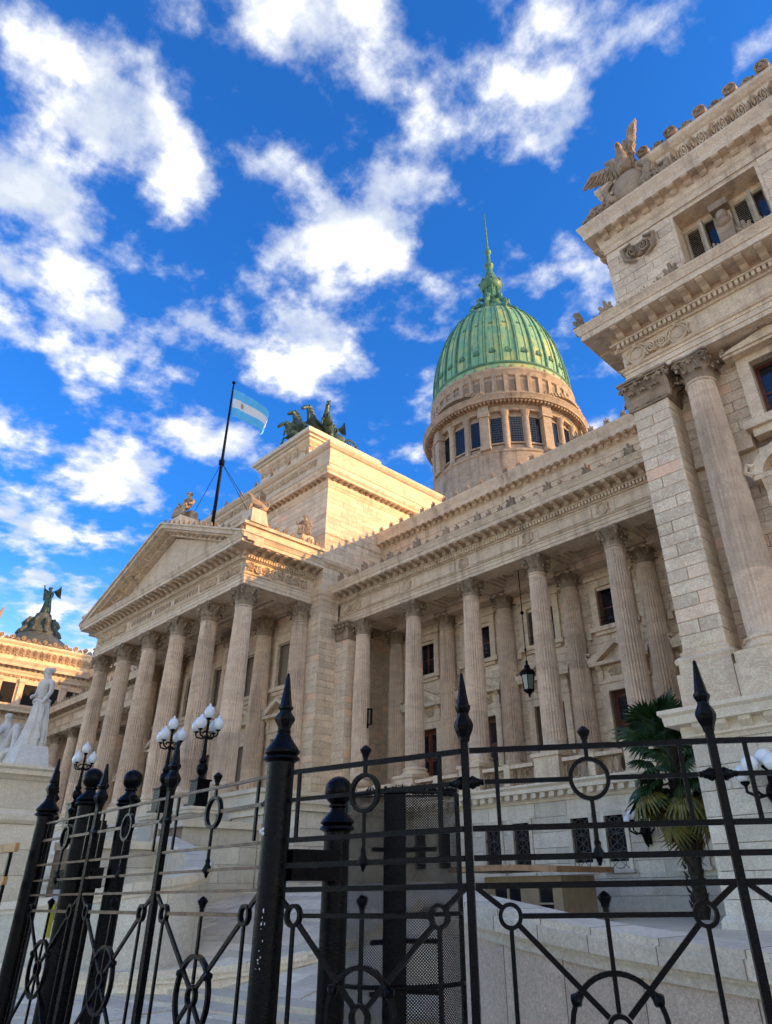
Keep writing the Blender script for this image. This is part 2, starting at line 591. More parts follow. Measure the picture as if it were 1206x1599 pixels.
LGLASS = plain('lantern_glass', (0.20, 0.25, 0.20), 0.15, 0.0, 0.15, 8.0, 0.0, spec=0.7)
GROUND = stone_mat('plaza_paving', (0.58, 0.50, 0.39), (0.48, 0.41, 0.32), (0.19, 0.16, 0.13), vary=0.0, vein=0.1, streak=0.2, speck=0.1)
PAPER = plain('notice_paper', (0.72, 0.72, 0.70), 0.8, var=0.04, bmp=0.0)
YELLOW = plain('yellow_notice', (0.62, 0.55, 0.03), 0.7, var=0.05, bmp=0.0)


def patina_mat():
    m, t, b = new_mat('copper_patina')
    P = wpos(t)
    n1 = noise(t, vec_n(t, 'MULTIPLY', P, (1.3, 1.3, 0.16)), 1.2, 6, 0.6, 0.6)
    n2 = noise(t, P, 0.45, 4, 0.6)
    c = mixcol(t, maprange(t, n1, 0.32, 0.68, 0, 1), (0.30, 0.50, 0.235), (0.15, 0.40, 0.24))
    c = mixcol(t, maprange(t, n2, 0.45, 0.7, 0, 0.75), c, (0.58, 0.56, 0.17))
    n3 = noise(t, vec_n(t, 'MULTIPLY', P, (3.0, 3.0, 0.3)), 1.6, 5, 0.65)
    c = mixcol(t, maprange(t, n3, 0.50, 0.72, 0, 0.8), c, (0.075, 0.20, 0.13))
    t.links.new(c, b.inputs['Base Color'])
    b.inputs['Roughness'].default_value = 0.55
    bump(t, b, noise(t, P, 5.0, 4, 0.6), 0.2, 0.03)
    return m


PATINA = patina_mat()
PATINAD = plain('copper_patina_dark', (0.10, 0.26, 0.14), 0.5, 0.0, 0.3, 2.0, 0.2, c2=(0.05, 0.14, 0.085))


# ------------------------------------------------------------------ classical vocabulary
CX = -36.6                      # axis of symmetry of the palace


def shaft_mesh(rb, rtp, h, flutes=24, rings=9):
    mb = MB()
    pat = [1.0, 1.0, 0.93, 0.89, 0.93]
    n = flutes * 5
    offs = [0.0, 0.16, 0.34, 0.58, 0.82]
    vs, fs = [], []
    zs = [0, 0.012, 0.02] + [0.02 + 0.96 * (i + 1) / rings for i in range(rings)] + [0.988, 1.0]
    for z in zs:
        t = max(0.0, (z - 0.33) / 0.67)
        r = rb + (rtp - rb) * t ** 1.25
        flat = z < 0.015 or z > 0.985
        for k in range(flutes):
            for o, p in zip(offs, pat):
                a = 2 * PI * (k + o) / flutes
                rr = r * (1.0 if flat else p)
                vs.append((rr * math.cos(a), rr * math.sin(a), z * h))
    for j in range(len(zs) - 1):
        for k in range(n):
            k2 = (k + 1) % n
            fs.append((j * n + k, j * n + k2, (j + 1) * n + k2, (j + 1) * n + k))
    mb.add(vs, fs)
    # astragal
    mb.lathe([(rtp * 1.0, h - 0.005), (rtp * 1.10, h + 0.02), (rtp * 1.12, h + 0.045), (rtp * 1.08, h + 0.07), (rtp, h + 0.08)], 32)
    return mb.mesh('shaft', SHAFT, 30.0)


def leaf(mb, pos, ang, w, h, out, z0):
    """an acanthus leaf that climbs and curls over; pos = root in plan, ang = outward direction"""
    ca, sa = math.cos(ang), math.sin(ang)
    prof = [(0.0, 0.0, 0.70), (0.04, 0.30, 0.95), (0.08, 0.58, 1.0), (0.22, 0.82, 0.92), (0.55, 0.98, 0.78), (0.95, 0.97, 0.55), (1.0, 0.82, 0.25)]
    vs, fs = [], []
    for (o, z, ww) in prof:
        for s, back in ((-1, 0.20), (-0.55, 0.0), (0, -0.13), (0.55, 0.0), (1, 0.20)):
            u = o * out - back * out * 0.6
            lat = s * w * 0.5 * ww
            vs.append((pos[0] + ca * u - sa * lat, pos[1] + sa * u + ca * lat, z0 + z * h - (abs(s) * 0.06 * h)))
    for j in range(len(prof) - 1):
        for i in range(4):
            a = j * 5 + i
            fs.append((a, a + 1, a + 6, a + 5))
    mb.add(vs, fs)


def volute(mb, pos, ang, r, wid, z):
    """spiral scroll seen edge-on, axis tangential"""
    ca, sa = math.cos(ang), math.sin(ang)
    pts = []
    for i in range(15):
        t = i / 14
        a = -0.6 * PI + t * 3.3 * PI
        rr = r * (1 - 0.72 * t)
        pts.append((math.cos(a + PI / 2) * rr, math.sin(a + PI / 2) * rr))
    for s in (-1, 1):
        path = [(pos[0] + ca * u - sa * s * wid * 0.5, pos[1] + sa * u + ca * s * wid * 0.5, z + v) for (u, v) in pts]
        mb.tube(path, r * 0.22, 5)
    mb.tube([(pos[0] - sa * s * wid * 0.5, pos[1] + ca * s * wid * 0.5, z) for s in (-1, 1)], r * 0.75, 8)


def capital_mesh(r, H, ab):
    """Corinthian capital: bell, two rows of leaves, volutes, concave abacus"""
    mb = MB()
    mb.lathe([(r * 0.98, 0.0), (r * 0.98, H * 0.5), (r * 1.08, H * 0.72), (r * 1.32, H * 0.86)], 24)
    for k in range(8):
        a = k * PI / 4 + PI / 8
        leaf(mb, (r * 0.98 * math.cos(a), r * 0.98 * math.sin(a)), a, r * 0.72, H * 0.40, H * 0.22, 0.0)
    for k in range(8):
        a = k * PI / 4
        leaf(mb, (r * 1.0 * math.cos(a), r * 1.0 * math.sin(a)), a, r * 0.62, H * 0.68, H * 0.27, 0.0)
    for k in range(4):
        a = PI / 4 + k * PI / 2
        R2 = ab * 1.22
        mb.tube([(r * math.cos(a), r * math.sin(a), H * 0.5), ((r + R2) / 2 * math.cos(a), (r + R2) / 2 * math.sin(a), H * 0.74), (R2 * 0.97 * math.cos(a), R2 * 0.97 * math.sin(a), H * 0.86)], [r * 0.10, r * 0.10, r * 0.12], 6)
        volute(mb, (R2 * math.cos(a), R2 * math.sin(a)), a, H * 0.115, r * 0.20, H * 0.76)
        b = k * PI / 2
        for s in (-1, 1):
            bb = b + s * 0.24
            mb.tube([(r * 1.02 * math.cos(bb + s * 0.2), r * 1.02 * math.sin(bb + s * 0.2), H * 0.5), (r * 1.2 * math.cos(bb), r * 1.2 * math.sin(bb), H * 0.78)], r * 0.07, 5)
            mb.ball((r * 1.28 * math.cos(bb), r * 1.28 * math.sin(bb), H * 0.79), r * 0.13, 7, 5)
        mb.ball((ab * 0.92 * math.cos(b), ab * 0.92 * math.sin(b), H * 0.93), r * 0.19, 8, 6, sz=0.8)
    for (z0, z1, g) in ((H * 0.87, H * 0.93, 0.95), (H * 0.93, H, 1.04)):
        poly = []
        for k in range(4):
            a = PI / 4 + k * PI / 2
            c = ab * 1.36 * g
            for s in (-1, 1):
                t = a + s * 0.10
                poly.append((c * math.cos(t), c * math.sin(t)))
            for q in (0.25, 0.5, 0.75):
                t = a + 0.10 + (PI / 2 - 0.20) * q
                rr = ab * g * (0.90 + 0.75 * abs(q - 0.5) ** 1.4)
                poly.append((rr * math.cos(t), rr * math.sin(t)))
        mb.prism(poly, 'z', z0, z1)
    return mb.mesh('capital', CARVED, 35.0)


def pier_capital(x0, x1, y0, y1, z0, H, sides='fr'):
    """square pilaster capital on the pier x0..x1, y0..y1"""
    mb = MB()
    mb.frus((x0, x1, y0, y1), z0, (x0 - .03, x1 + .03, y0 - .03, y1), z0 + H * .55)
    mb.frus((x0 - .03, x1 + .03, y0 - .03, y1), z0 + H * .55, (x0 - .14, x1 + .14, y0 - .14, y1), z0 + H * .86)
    mb.box(x0 - .05, x1 + .05, y0 - .05, y1, z0 - .07, z0 - .001)
    mb.box(x0 - .2, x1 + .2, y0 - .2, y1, z0 + H * .87, z0 + H * .93)
    mb.box(x0 - .24, x1 + .24, y0 - .24, y1, z0 + H * .93, z0 + H)
    w = x1 - x0
    n = max(2, round(w / 0.30))
    for i in range(n):
        u = x0 + (i + .5) * w / n
        leaf(mb, (u, y0 - .075), -PI / 2, w / n * 1.0, H * .44, H * .26, z0)
    for i in range(n + 1):
        u = x0 + i * w / n
        leaf(mb, (u, y0 - .055), -PI / 2, w / n * .9, H * .76, H * .32, z0)
    d = y1 - y0
    n = max(1, round(d / 0.32))
    for (X, a) in ((x1, 0.0), (x0, PI)):
        for i in range(n):
            leaf(mb, (X + .075 * math.cos(a), y0 + (i + .5) * d / n), a, d / n, H * .40, H * .24, z0)
            leaf(mb, (X + .055 * math.cos(a), y0 + (i + .95) * d / n), a, d / n * .9, H * .70, H * .28, z0)
    for (X, a) in ((x0, -PI * .75), (x1, -PI * .25)):
        volute(mb, (X + .17 * math.cos(a), y0 + .17 * math.sin(a)), a, H * .12, .12, z0 + H * .75)
        mb.tube([(X, y0, z0 + H * .5), (X + .17 * math.cos(a), y0 + .17 * math.sin(a), z0 + H * .85)], .05, 6)
    for s in (-1, 1):
        mb.ball(((x0 + x1) / 2 + s * .10, y0 - .11, z0 + H * .78), .07, 7, 5)
    mb.ball(((x0 + x1) / 2, y0 - .21, z0 + H * .93), .09, 8, 6)
    return mb


def base_mesh(r):
    mb = MB()
    h = 0.34
    mb.lathe([(r * 1.30, 0.0), (r * 1.36, .03), (r * 1.38, .07), (r * 1.34, .12), (r * 1.22, .14), (r * 1.15, .17), (r * 1.16, .21), (r * 1.24, .22),
              (r * 1.26, .255), (r * 1.2, .29), (r * 1.08, .30), (r * 1.0, h)], 36)
    return mb.mesh('base', MARBLE, 40.0)


def modillion_mesh(w, d, h):
    """bracket with an S profile, hanging under a corona; y outwards is negative"""
    mb = MB()
    prof = [(0, 0), (0, -h), (-d * .18, -h * 1.02), (-d * .34, -h * .86), (-d * .45, -h * .55), (-d * .72, -h * .40), (-d * .86, -h * .48), (-d, -h * .30), (-d, 0)]
    mb.prism(prof, 'x', -w / 2, w / 2)
    return mb.mesh('modillion', RELIEF)


def antefix_mesh(w=0.4, h=0.5):
    """palmette: two scrolls and five lobes"""
    mb = MB()
    d = w * 0.22
    for s in (-1, 1):
        mb.tube([(s * w * .12, 0, 0.02), (s * w * .34, -d * .2, h * .05), (s * w * .46, -d * .4, h * .2), (s * w * .34, -d * .5, h * .3), (s * w * .24, -d * .4, h * .2)], w * .075, 5)
    for k, (a, l) in enumerate(((-68, .62), (-36, .85), (0, 1.0), (36, .85), (68, .62))):
        a = RAD(a)
        c = (math.sin(a) * h * .32 * l, -d * .1, h * .22 + math.cos(a) * h * .36 * l)
        e = (math.sin(a) * h * .60 * l, -d * .9, h * .24 + math.cos(a) * h * .70 * l)
        mb.tube([(0, 0, h * .15), c, e], [w * .06, w * .14, w * .09], 6)
    mb.box(-w * .4, w * .4, -d * .6, d * .6, 0, h * .1)
    return mb.mesh('antefix', CARVED, 50.0)


def crest_mesh(w=0.5, h=0.42):
    """rosette head between two curling leaves, as stands along the parapets"""
    mb = MB()
    mb.ball((0, 0, h * .55), h * .36, 10, 7, sy=.7)
    mb.tube([(h * .3 * math.cos(t) , -h * .22, h * .55 + h * .3 * math.sin(t)) for t in [i * 2 * PI / 10 for i in range(11)]], h * .07, 5)
    mb.ball((0, -h * .26, h * .55), h * .12, 7, 5)
    for s in (-1, 1):
        mb.tube([(s * w * .15, 0, .02), (s * w * .40, -.02, h * .08), (s * w * .52, -.03, h * .3), (s * w * .40, -.05, h * .42)], [h * .12, h * .12, h * .10, h * .06], 6)
    mb.box(-w * .5, w * .5, -.09, .09, 0, h * .12)
    return mb.mesh('crest_rosette', CARVED, 50.0)


def medallion_mesh(r=.24):
    mb = MB()
    ring = lambda R, y, q: [(R * math.cos(a), y, R * 1.08 * math.sin(a)) for a in [i * 2 * PI / 20 for i in range(21)]]
    mb.tube(ring(r, -.03, 0), .035, 6)
    vs = []
    for rr, y in ((r, -.01), (r * .62, -.03), (r * .6, -.05), (r * .3, -.075), (0.001, -.08)):
        vs.append([(rr * math.cos(a), y, rr * 1.08 * math.sin(a)) for a in [i * 2 * PI / 20 for i in range(20)]])
    V = [p for q in vs for p in q]
    F = [(j * 20 + i, j * 20 + (i + 1) % 20, (j + 1) * 20 + (i + 1) % 20, (j + 1) * 20 + i) for j in range(4) for i in range(20)]
    mb.add(V, F)
    for s in (-1, 1):
        mb.tube([(s * r * .2, -.04, r * 1.15), (s * r * .8, -.05, r * 1.1), (s * r * 1.25, -.04, r * .6), (s * r * 1.1, -.04, 0), (s * r * 1.3, -.03, -r * .7)], [.03, .045, .04, .03, .045], 5)
    mb.ball((0, -.05, r * 1.2), .07, 7, 5)
    return mb.mesh('medallion', RELIEF, 45.0)


def scrollwork_mesh(L=1.2, h=.5):
    """running acanthus scroll in relief, facing -y, centred"""
    mb = MB()
    n = max(1, round(L / .55))
    for i in range(n):
        c = (-L / 2 + (i + .5) * L / n)
        s = 1 if i % 2 else -1
        pts = []
        for k in range(16):
            t = k / 15
            a = s * (PI + t * 3.6 * PI)
            rr = h * .44 * (1 - .78 * t)
            pts.append((c + math.cos(a) * rr * (L / n / h) * .95, -.03 - .03 * t, math.sin(a) * rr))
        mb.tube(pts, [.05 - .02 * k / 15 for k in range(16)], 5)
        mb.ball((c, -.05, 0), .06, 7, 5)
        for q in range(4):
            a = q * PI / 2 + .6
            mb.tube([(c + math.cos(a) * h * .4 * (L / n / h), -.02, math.sin(a) * h * .38), (c + math.cos(a + .5) * h * .55 * (L / n / h), -.05, math.sin(a + .5) * h * .46)], [.05, .015], 5)
    return mb.mesh('scroll_relief', RELIEF, 50.0)


MOD_W = modillion_mesh(.19, .56, .20)
MOD_P = modillion_mesh(.21, .64, .22)
MOD_S = modillion_mesh(.15, .30, .15)
MOD_B = modillion_mesh(.20, .34, .20)
ANTE = antefix_mesh(.34, .40)
ANTES = antefix_mesh(.22, .26)
ANTEL = antefix_mesh(.62, .66)
CREST = crest_mesh()
MEDAL = medallion_mesh()
SCROLL = scrollwork_mesh(1.3, .5)
SCROLLB = scrollwork_mesh(2.4, .62)


def mb_of(me):
    mb = MB()
    mb.v = [tuple(v.co) for v in me.vertices]
    mb.f = [tuple(p.vertices) for p in me.polygons]
    return mb


def along(a, b, step, off=0.5):
    """points from a to b (x, y) every ~step, with the z-rotation that turns -y to the outside (right of travel)"""
    L = math.hypot(b[0] - a[0], b[1] - a[1])
    n = max(1, round(L / step))
    ang = math.atan2(b[1] - a[1], b[0] - a[0])
    return [(a[0] + (b[0] - a[0]) * (i + off) / n, a[1] + (b[1] - a[1]) * (i + off) / n, ang) for i in range(n)]


def place_row(name, me, parent, a, b, step, z, single=True, bag=None, skip=None):
    for (x, y, ang) in along(a, b, step):
        if skip and skip(x, y):
            continue
        if single:
            link(name, me, parent, TR(x, y, z, ang))
        else:
            bag.join(mb_of(me), TR(x, y, z, ang))


# --- individual stones -------------------------------------------------------
_blk = {}


def block_mesh(w, d, h, mat):
    key = (round(w, 2), round(d, 2), round(h, 3), mat.name)
    if key not in _blk:
        _blk[key] = block_mb(w, d, h).mesh('stone_block', mat)
    return _blk[key]


def block_mb(w, d, h, c=.009):
    """stone with chamfered face; face towards -y at y=0, body behind"""
    mb = MB()
    a, b = w / 2, h / 2
    vs = []
    for (x, z, y) in ((a, b, d), (a, b, c), (a - c, b - c, 0.0)):
        vs += [(-x, y, -z), (x, y, -z), (x, y, z), (-x, y, z)]
    fs = []
    for j in (0, 4):
        for i in range(4):
            i2 = (i + 1) % 4
            fs.append((j + i, j + i2, j + 4 + i2, j + 4 + i))
    fs.append((8, 9, 10, 11))
    mb.add(vs, fs)
    return mb


def ashlar(parent, a, b, z0, z1, ch, bl, mat=None, holes=(), single=True, bag=None, joint=.009, name='stone_block', rng=None, depth=.06, jitter=.004, seed=None):
    """courses of stones on the face from a to b (x, y; outside to the right of travel). holes: (u0, u1, z0, z1)"""
    mat = mat or BLOCK
    rng = random.Random(seed if seed is not None else int(abs(a[0] * 131 + a[1] * 17 + z0 * 7)))
    L = math.hypot(b[0] - a[0], b[1] - a[1])
    ang = math.atan2(b[1] - a[1], b[0] - a[0])
    n = max(1, round((z1 - z0) / ch))
    ch = (z1 - z0) / n
    ux, uy = math.cos(ang), math.sin(ang)
    for i in range(n):
        za, zb = z0 + i * ch, z0 + (i + 1) * ch
        zm = (za + zb) / 2
        free = [(0.0, L)]
        for (h0, h1, hz0, hz1) in holes:
            if hz0 < zm < hz1:
                nf = []
                for (f0, f1) in free:
                    if h1 <= f0 or h0 >= f1: nf.append((f0, f1)); continue
                    if h0 - f0 > .04: nf.append((f0, h0))
                    if f1 - h1 > .04: nf.append((h1, f1))
                free = nf
        for (f0, f1) in free:
            w = f1 - f0
            if w < .05: continue
            m = max(1, round(w / bl))
            cuts = [f0]
            if m == 1 and w > bl * .75 and i % 2 and w > .5:
                cuts.append(f0 + w * rng.choice((.38, .62, .5)))
            else:
                st = w / m
                sh = (0.5 if i % 2 else 0.0) * st
                for k in range(m + 1):
                    c = f0 + k * st + sh + rng.uniform(-.12, .12) * st - (st if sh else 0) * 0
                    if f0 + .25 * st < c < f1 - .25 * st: cuts.append(c)
            cuts.append(f1)
            cuts.sort()
            for c0, c1 in zip(cuts, cuts[1:]):
                bw = round((c1 - c0 - joint) / .02) * .02
                if bw < .04: continue
                u = (c0 + c1) / 2
                q = rng.uniform(-jitter, jitter)
                M = TR(a[0] + ux * u + uy * (depth + q) * 1.0, a[1] + uy * u - ux * (depth + q), zm, ang)
                # the face stands `depth` proud of the core
                if single:
                    link(name, block_mesh(bw, depth + .02, ch - joint, mat), parent, M)
                else:
                    bag.join(block_mb(bw, depth + .02, ch - joint, .007), M)


def holed(mb, x0, x1, y0, y1, z0, z1, holes, yb=None):
    """wall slab with real openings; holes (x0, x1, z0, z1); yb closes the openings at the back"""
    xs = sorted({x0, x1, *[h[0] for h in holes], *[h[1] for h in holes]})
    xs = [x for x in xs if x0 <= x <= x1]
    for a, b in zip(xs, xs[1:]):
        if b - a < 1e-4: continue
        c = (a + b) / 2
        zz = z0
        for h in sorted([h for h in holes if h[0] < c < h[1]], key=lambda h: h[2]):
            if h[2] - zz > .002: mb.box(a, b, y0, y1, zz, h[2])
            zz = max(zz, h[3])
        if z1 - zz > .002: mb.box(a, b, y0, y1, zz, z1)
    if yb: mb.box(x0, x1, y1, yb, z0, z1)
    return mb


# ------------------------------------------------------------------ the palace
PAL = thing('palace', 'long domed marble palace with columned portico, colonnade and corner pavilions', 'building', (CX, 22.0, 1.0))

# orders: wing and pavilion columns, taller portico columns
Z_PLINTH, Z_NECK, Z_ARCH = 5.86, 12.77, 13.61
SH_W = shaft_mesh(.43, .35, Z_NECK - Z_PLINTH - .34)
BA_W = base_mesh(.43)
CA_W = capital_mesh(.35, Z_ARCH - Z_NECK, .44)
P_BASE, P_NECK, P_ARCH = 5.42, 13.67, 14.73
SH_P = shaft_mesh(.49, .405, P_NECK - P_BASE - .34)
BA_P = base_mesh(.49)
CA_P = capital_mesh(.405, P_ARCH - P_NECK, .52)


def column(x, y, kind='w', rot=0.0):
    sh, ba, ca = (SH_W, BA_W, CA_W) if kind == 'w' else (SH_P, BA_P, CA_P)
    zb, zn = (Z_PLINTH, Z_NECK) if kind == 'w' else (P_BASE, P_NECK)
    c = link('column', sh, PAL, TR(x, y, zb + .34, rot))
    link('base', ba, c, TR(x, y, zb))
    link('capital', ca, c, TR(x, y, zn, 0))
    return c


def mirror_path(path, m):
    return [(2 * CX - x, y) for (x, y) in path][::-1] if m else path


# profiles (out, z) -- closed outlines; 'out' is measured from the face of the architrave
def arch_prof(z0, z1, back):
    h = z1 - z0
    return [(-back, z0), (-.05, z0), (-.05, z0 + h * .30), (-.02, z0 + h * .32), (-.02, z0 + h * .66), (.01, z0 + h * .68), (.01, z0 + h * .86), (.06, z0 + h * .90), (.09, z1), (-back, z1)]


def frieze_prof(z0, z1, back):
    return [(-back, z0), (-.04, z0), (-.04, z1), (-back, z1)]


def bed_prof(z0, z1, back):
    """dentil course, then a plain band from which the modillions hang"""
    return [(-back, z0), (.02, z0), (.06, z0 + .04), (.05, z0 + .05), (.05, z0 + .20), (.17, z0 + .205), (.19, z0 + .24), (.12, z0 + .25), (.12, z1), (-back, z1)]


def corona_prof(z0, z1, o, back):
    h = z1 - z0
    return [(-back, z0), (o * .80, z0), (o * .82, z0 - .02), (o * .84, z0), (o * .84, z0 + h * .38), (o * .88, z0 + h * .42), (o * .90, z0 + h * .55), (o * .96, z0 + h * .80), (o, z0 + h * .92), (o, z1), (-back, z1)]


def dentils(bag, path, o, z0, z1, w, gap):
    for a, b in zip(path, path[1:]):
        for (x, y, ang) in along(a, b, w + gap):
            M = TR(x, y, 0, ang)
            m = MB().box(-w / 2, w / 2, -o, .02, z0, z1)
            bag.join(m, M)


def entablature(path, za, zf, zd, zc, zt, proj, mod_me, mod_step, back=.9, single=True, mod_out=.12, dent=(.085, .065), crest=None, name='cornice', mz=None, dsingle=False):
    ar = part('architrave', MB().sweep(arch_prof(za, zf, back), path), MARBLE, PAL)
    fr = part('frieze', MB().sweep(frieze_prof(zf, zd, back), path), MARBLE, PAL)
    mb = MB().sweep(bed_prof(zd, zc, back), path).sweep(corona_prof(zc, zt, proj, back), path)
    co = part(name, mb, MARBLE, PAL)
    bag = MB()
    h = zc - zd
    dentils(bag, path, .165, zd + .052, zd + .19, dent[0], dent[1])
    stuff(part('dentil_band', bag, MARBLE, co))
    bag = MB()
    for a, b in zip(path, path[1:]):
        ang = math.atan2(b[1] - a[1], b[0] - a[0])
        ox, oy = math.sin(ang) * mod_out, -math.cos(ang) * mod_out
        # run past the corners as far as the overhang goes
        place_row('modillion', mod_me, co, (a[0] + ox, a[1] + oy), (b[0] + ox, b[1] + oy), mod_step, zc - .002, single, bag)
    if not single:
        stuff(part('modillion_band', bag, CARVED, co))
    return ar, fr, co


BAYS = [-25.9 + 3.6 * i for i in range(6)]


def pedimented_door(x, yw, z0, m, par, lod=0):
    """door with consoles and pediment, centred at x on the wall face yw (facing -y)"""
    d = part('door_frame', MB(), MARBLE, par)
    mb = mb2 = MB()
    hw, zt = .75, 8.35
    mb.box(x - hw - .30, x - hw, yw - .10, yw + .05, z0, zt + .30)
    mb.box(x + hw, x + hw + .30, yw - .10, yw + .05, z0, zt + .30)
    mb.box(x - hw, x + hw, yw - .10, yw + .05, zt, zt + .30)
    mb.box(x - hw - .36, x + hw + .36, yw - .15, yw + .05, zt + .30, zt + .42)
    mb.box(x - hw - .28, x + hw + .28, yw - .08, yw + .05, zt + .42, zt + .98)
    for s in (-1, 1):
        mb.prism([(yw + .05, zt + .25), (yw - .13, zt + .3), (yw - .20, zt + .55), (yw - .16, zt + .8), (yw - .34, zt + .98), (yw + .05, zt + .98)], 'x', x + s * (hw + .22) - .11, x + s * (hw + .22) + .11)
    mb.box(x - hw - .56, x + hw + .56, yw - .42, yw + .05, zt + .98, zt + 1.12)
    w = hw + .60
    zp = zt + 1.12
    for s in (-1, 1):
        mb.prism([(x + s * w, zp), (x + s * w, zp + .12), (x, zp + .78), (x, zp + .60), (x + s * (w - .38), zp)], 'y', yw - .44, yw + .05)
    mb.prism([(x - w + .3, zp), (x + w - .3, zp), (x, zp + .62)], 'y', yw - .12, yw + .05)
    for s in (-1, 1):
        mb.tube([(x + s * (w - .12), yw - .38, zp + .12), (x + s * (w + .06), yw - .40, zp + .24), (x + s * w, yw - .40, zp + .40), (x + s * (w - .14), yw - .38, zp + .34)], .055, 5)
    # replace the empty mesh with the frame
    d.data = mb.mesh('door_frame', MARBLE)
    if lod == 0:
        rel = link('scroll_relief', SCROLL, d, TR(x, yw - .08, zt + .70, 0, (1.05, 1, .8)))
    return d


def door_leaves(x, yb, z0, z1, hw, par, glass=True):
    """panelled double door with glazed upper panels"""
    mb = MB()
    mb.box(x - hw, x + hw, yb, yb + .05, z0, z1)
    for s in (-1, 1):
        for (a, b) in ((.03, .30), (.33, .62), (.65, .97)):
            za, zb = z0 + (z1 - z0) * a, z0 + (z1 - z0) * b
            xa, xb = sorted((x + s * .05, x + s * (hw - .05)))
            mb.box(xa, xb, yb - .035, yb, za, za + .06).box(xa, xb, yb - .035, yb, zb - .06, zb)
            mb.box(xa, xa + .07, yb - .034, yb, za + .06, zb - .06).box(xb - .07, xb, yb - .034, yb, za + .06, zb - .06)
    mb.box(x - .03, x + .03, yb - .05, yb, z0, z1)
    d = part('door', mb, WOOD, par)
    if glass:
        g = MB()
        for s in (-1, 1):
            xa, xb = sorted((x + s * .13, x + s * (hw - .13)))
            for (a, b) in ((.36, .59), (.68, .94)):
                g.box(xa, xb, yb - .012, yb - .002, z0 + (z1 - z0) * a + .04, z0 + (z1 - z0) * b)
        part('pane', g, GLASS, d)
    return d


def casement(x, yb, z0, z1, hw, par, frame=WOOD, name='window', leafs=2, bars=1):
    mb = MB()
    t = .07
    mb.box(x - hw, x - hw + t, yb - .03, yb + .04, z0, z1).box(x + hw - t, x + hw, yb - .03, yb + .04, z0, z1)
    mb.box(x - hw + t, x + hw - t, yb - .03, yb + .04, z0, z0 + t).box(x - hw + t, x + hw - t, yb - .03, yb + .04, z1 - t, z1)
    if leafs == 2:
        mb.box(x - .045, x + .045, yb - .035, yb + .04, z0 + t, z1 - t)
    for i in range(bars):
        z = z0 + (z1 - z0) * (i + 1) / (bars + 1)
        mb.box(x - hw + t, x - .045, yb - .025, yb + .03, z - .025, z + .025).box(x + .045, x + hw - t, yb - .025, yb + .03, z - .025, z + .025)
    w = part(name, mb, frame, par)
    part('pane', MB().box(x - hw + t, x + hw - t, yb + .005, yb + .012, z0 + t, z1 - t), GLASS, w)
    return w


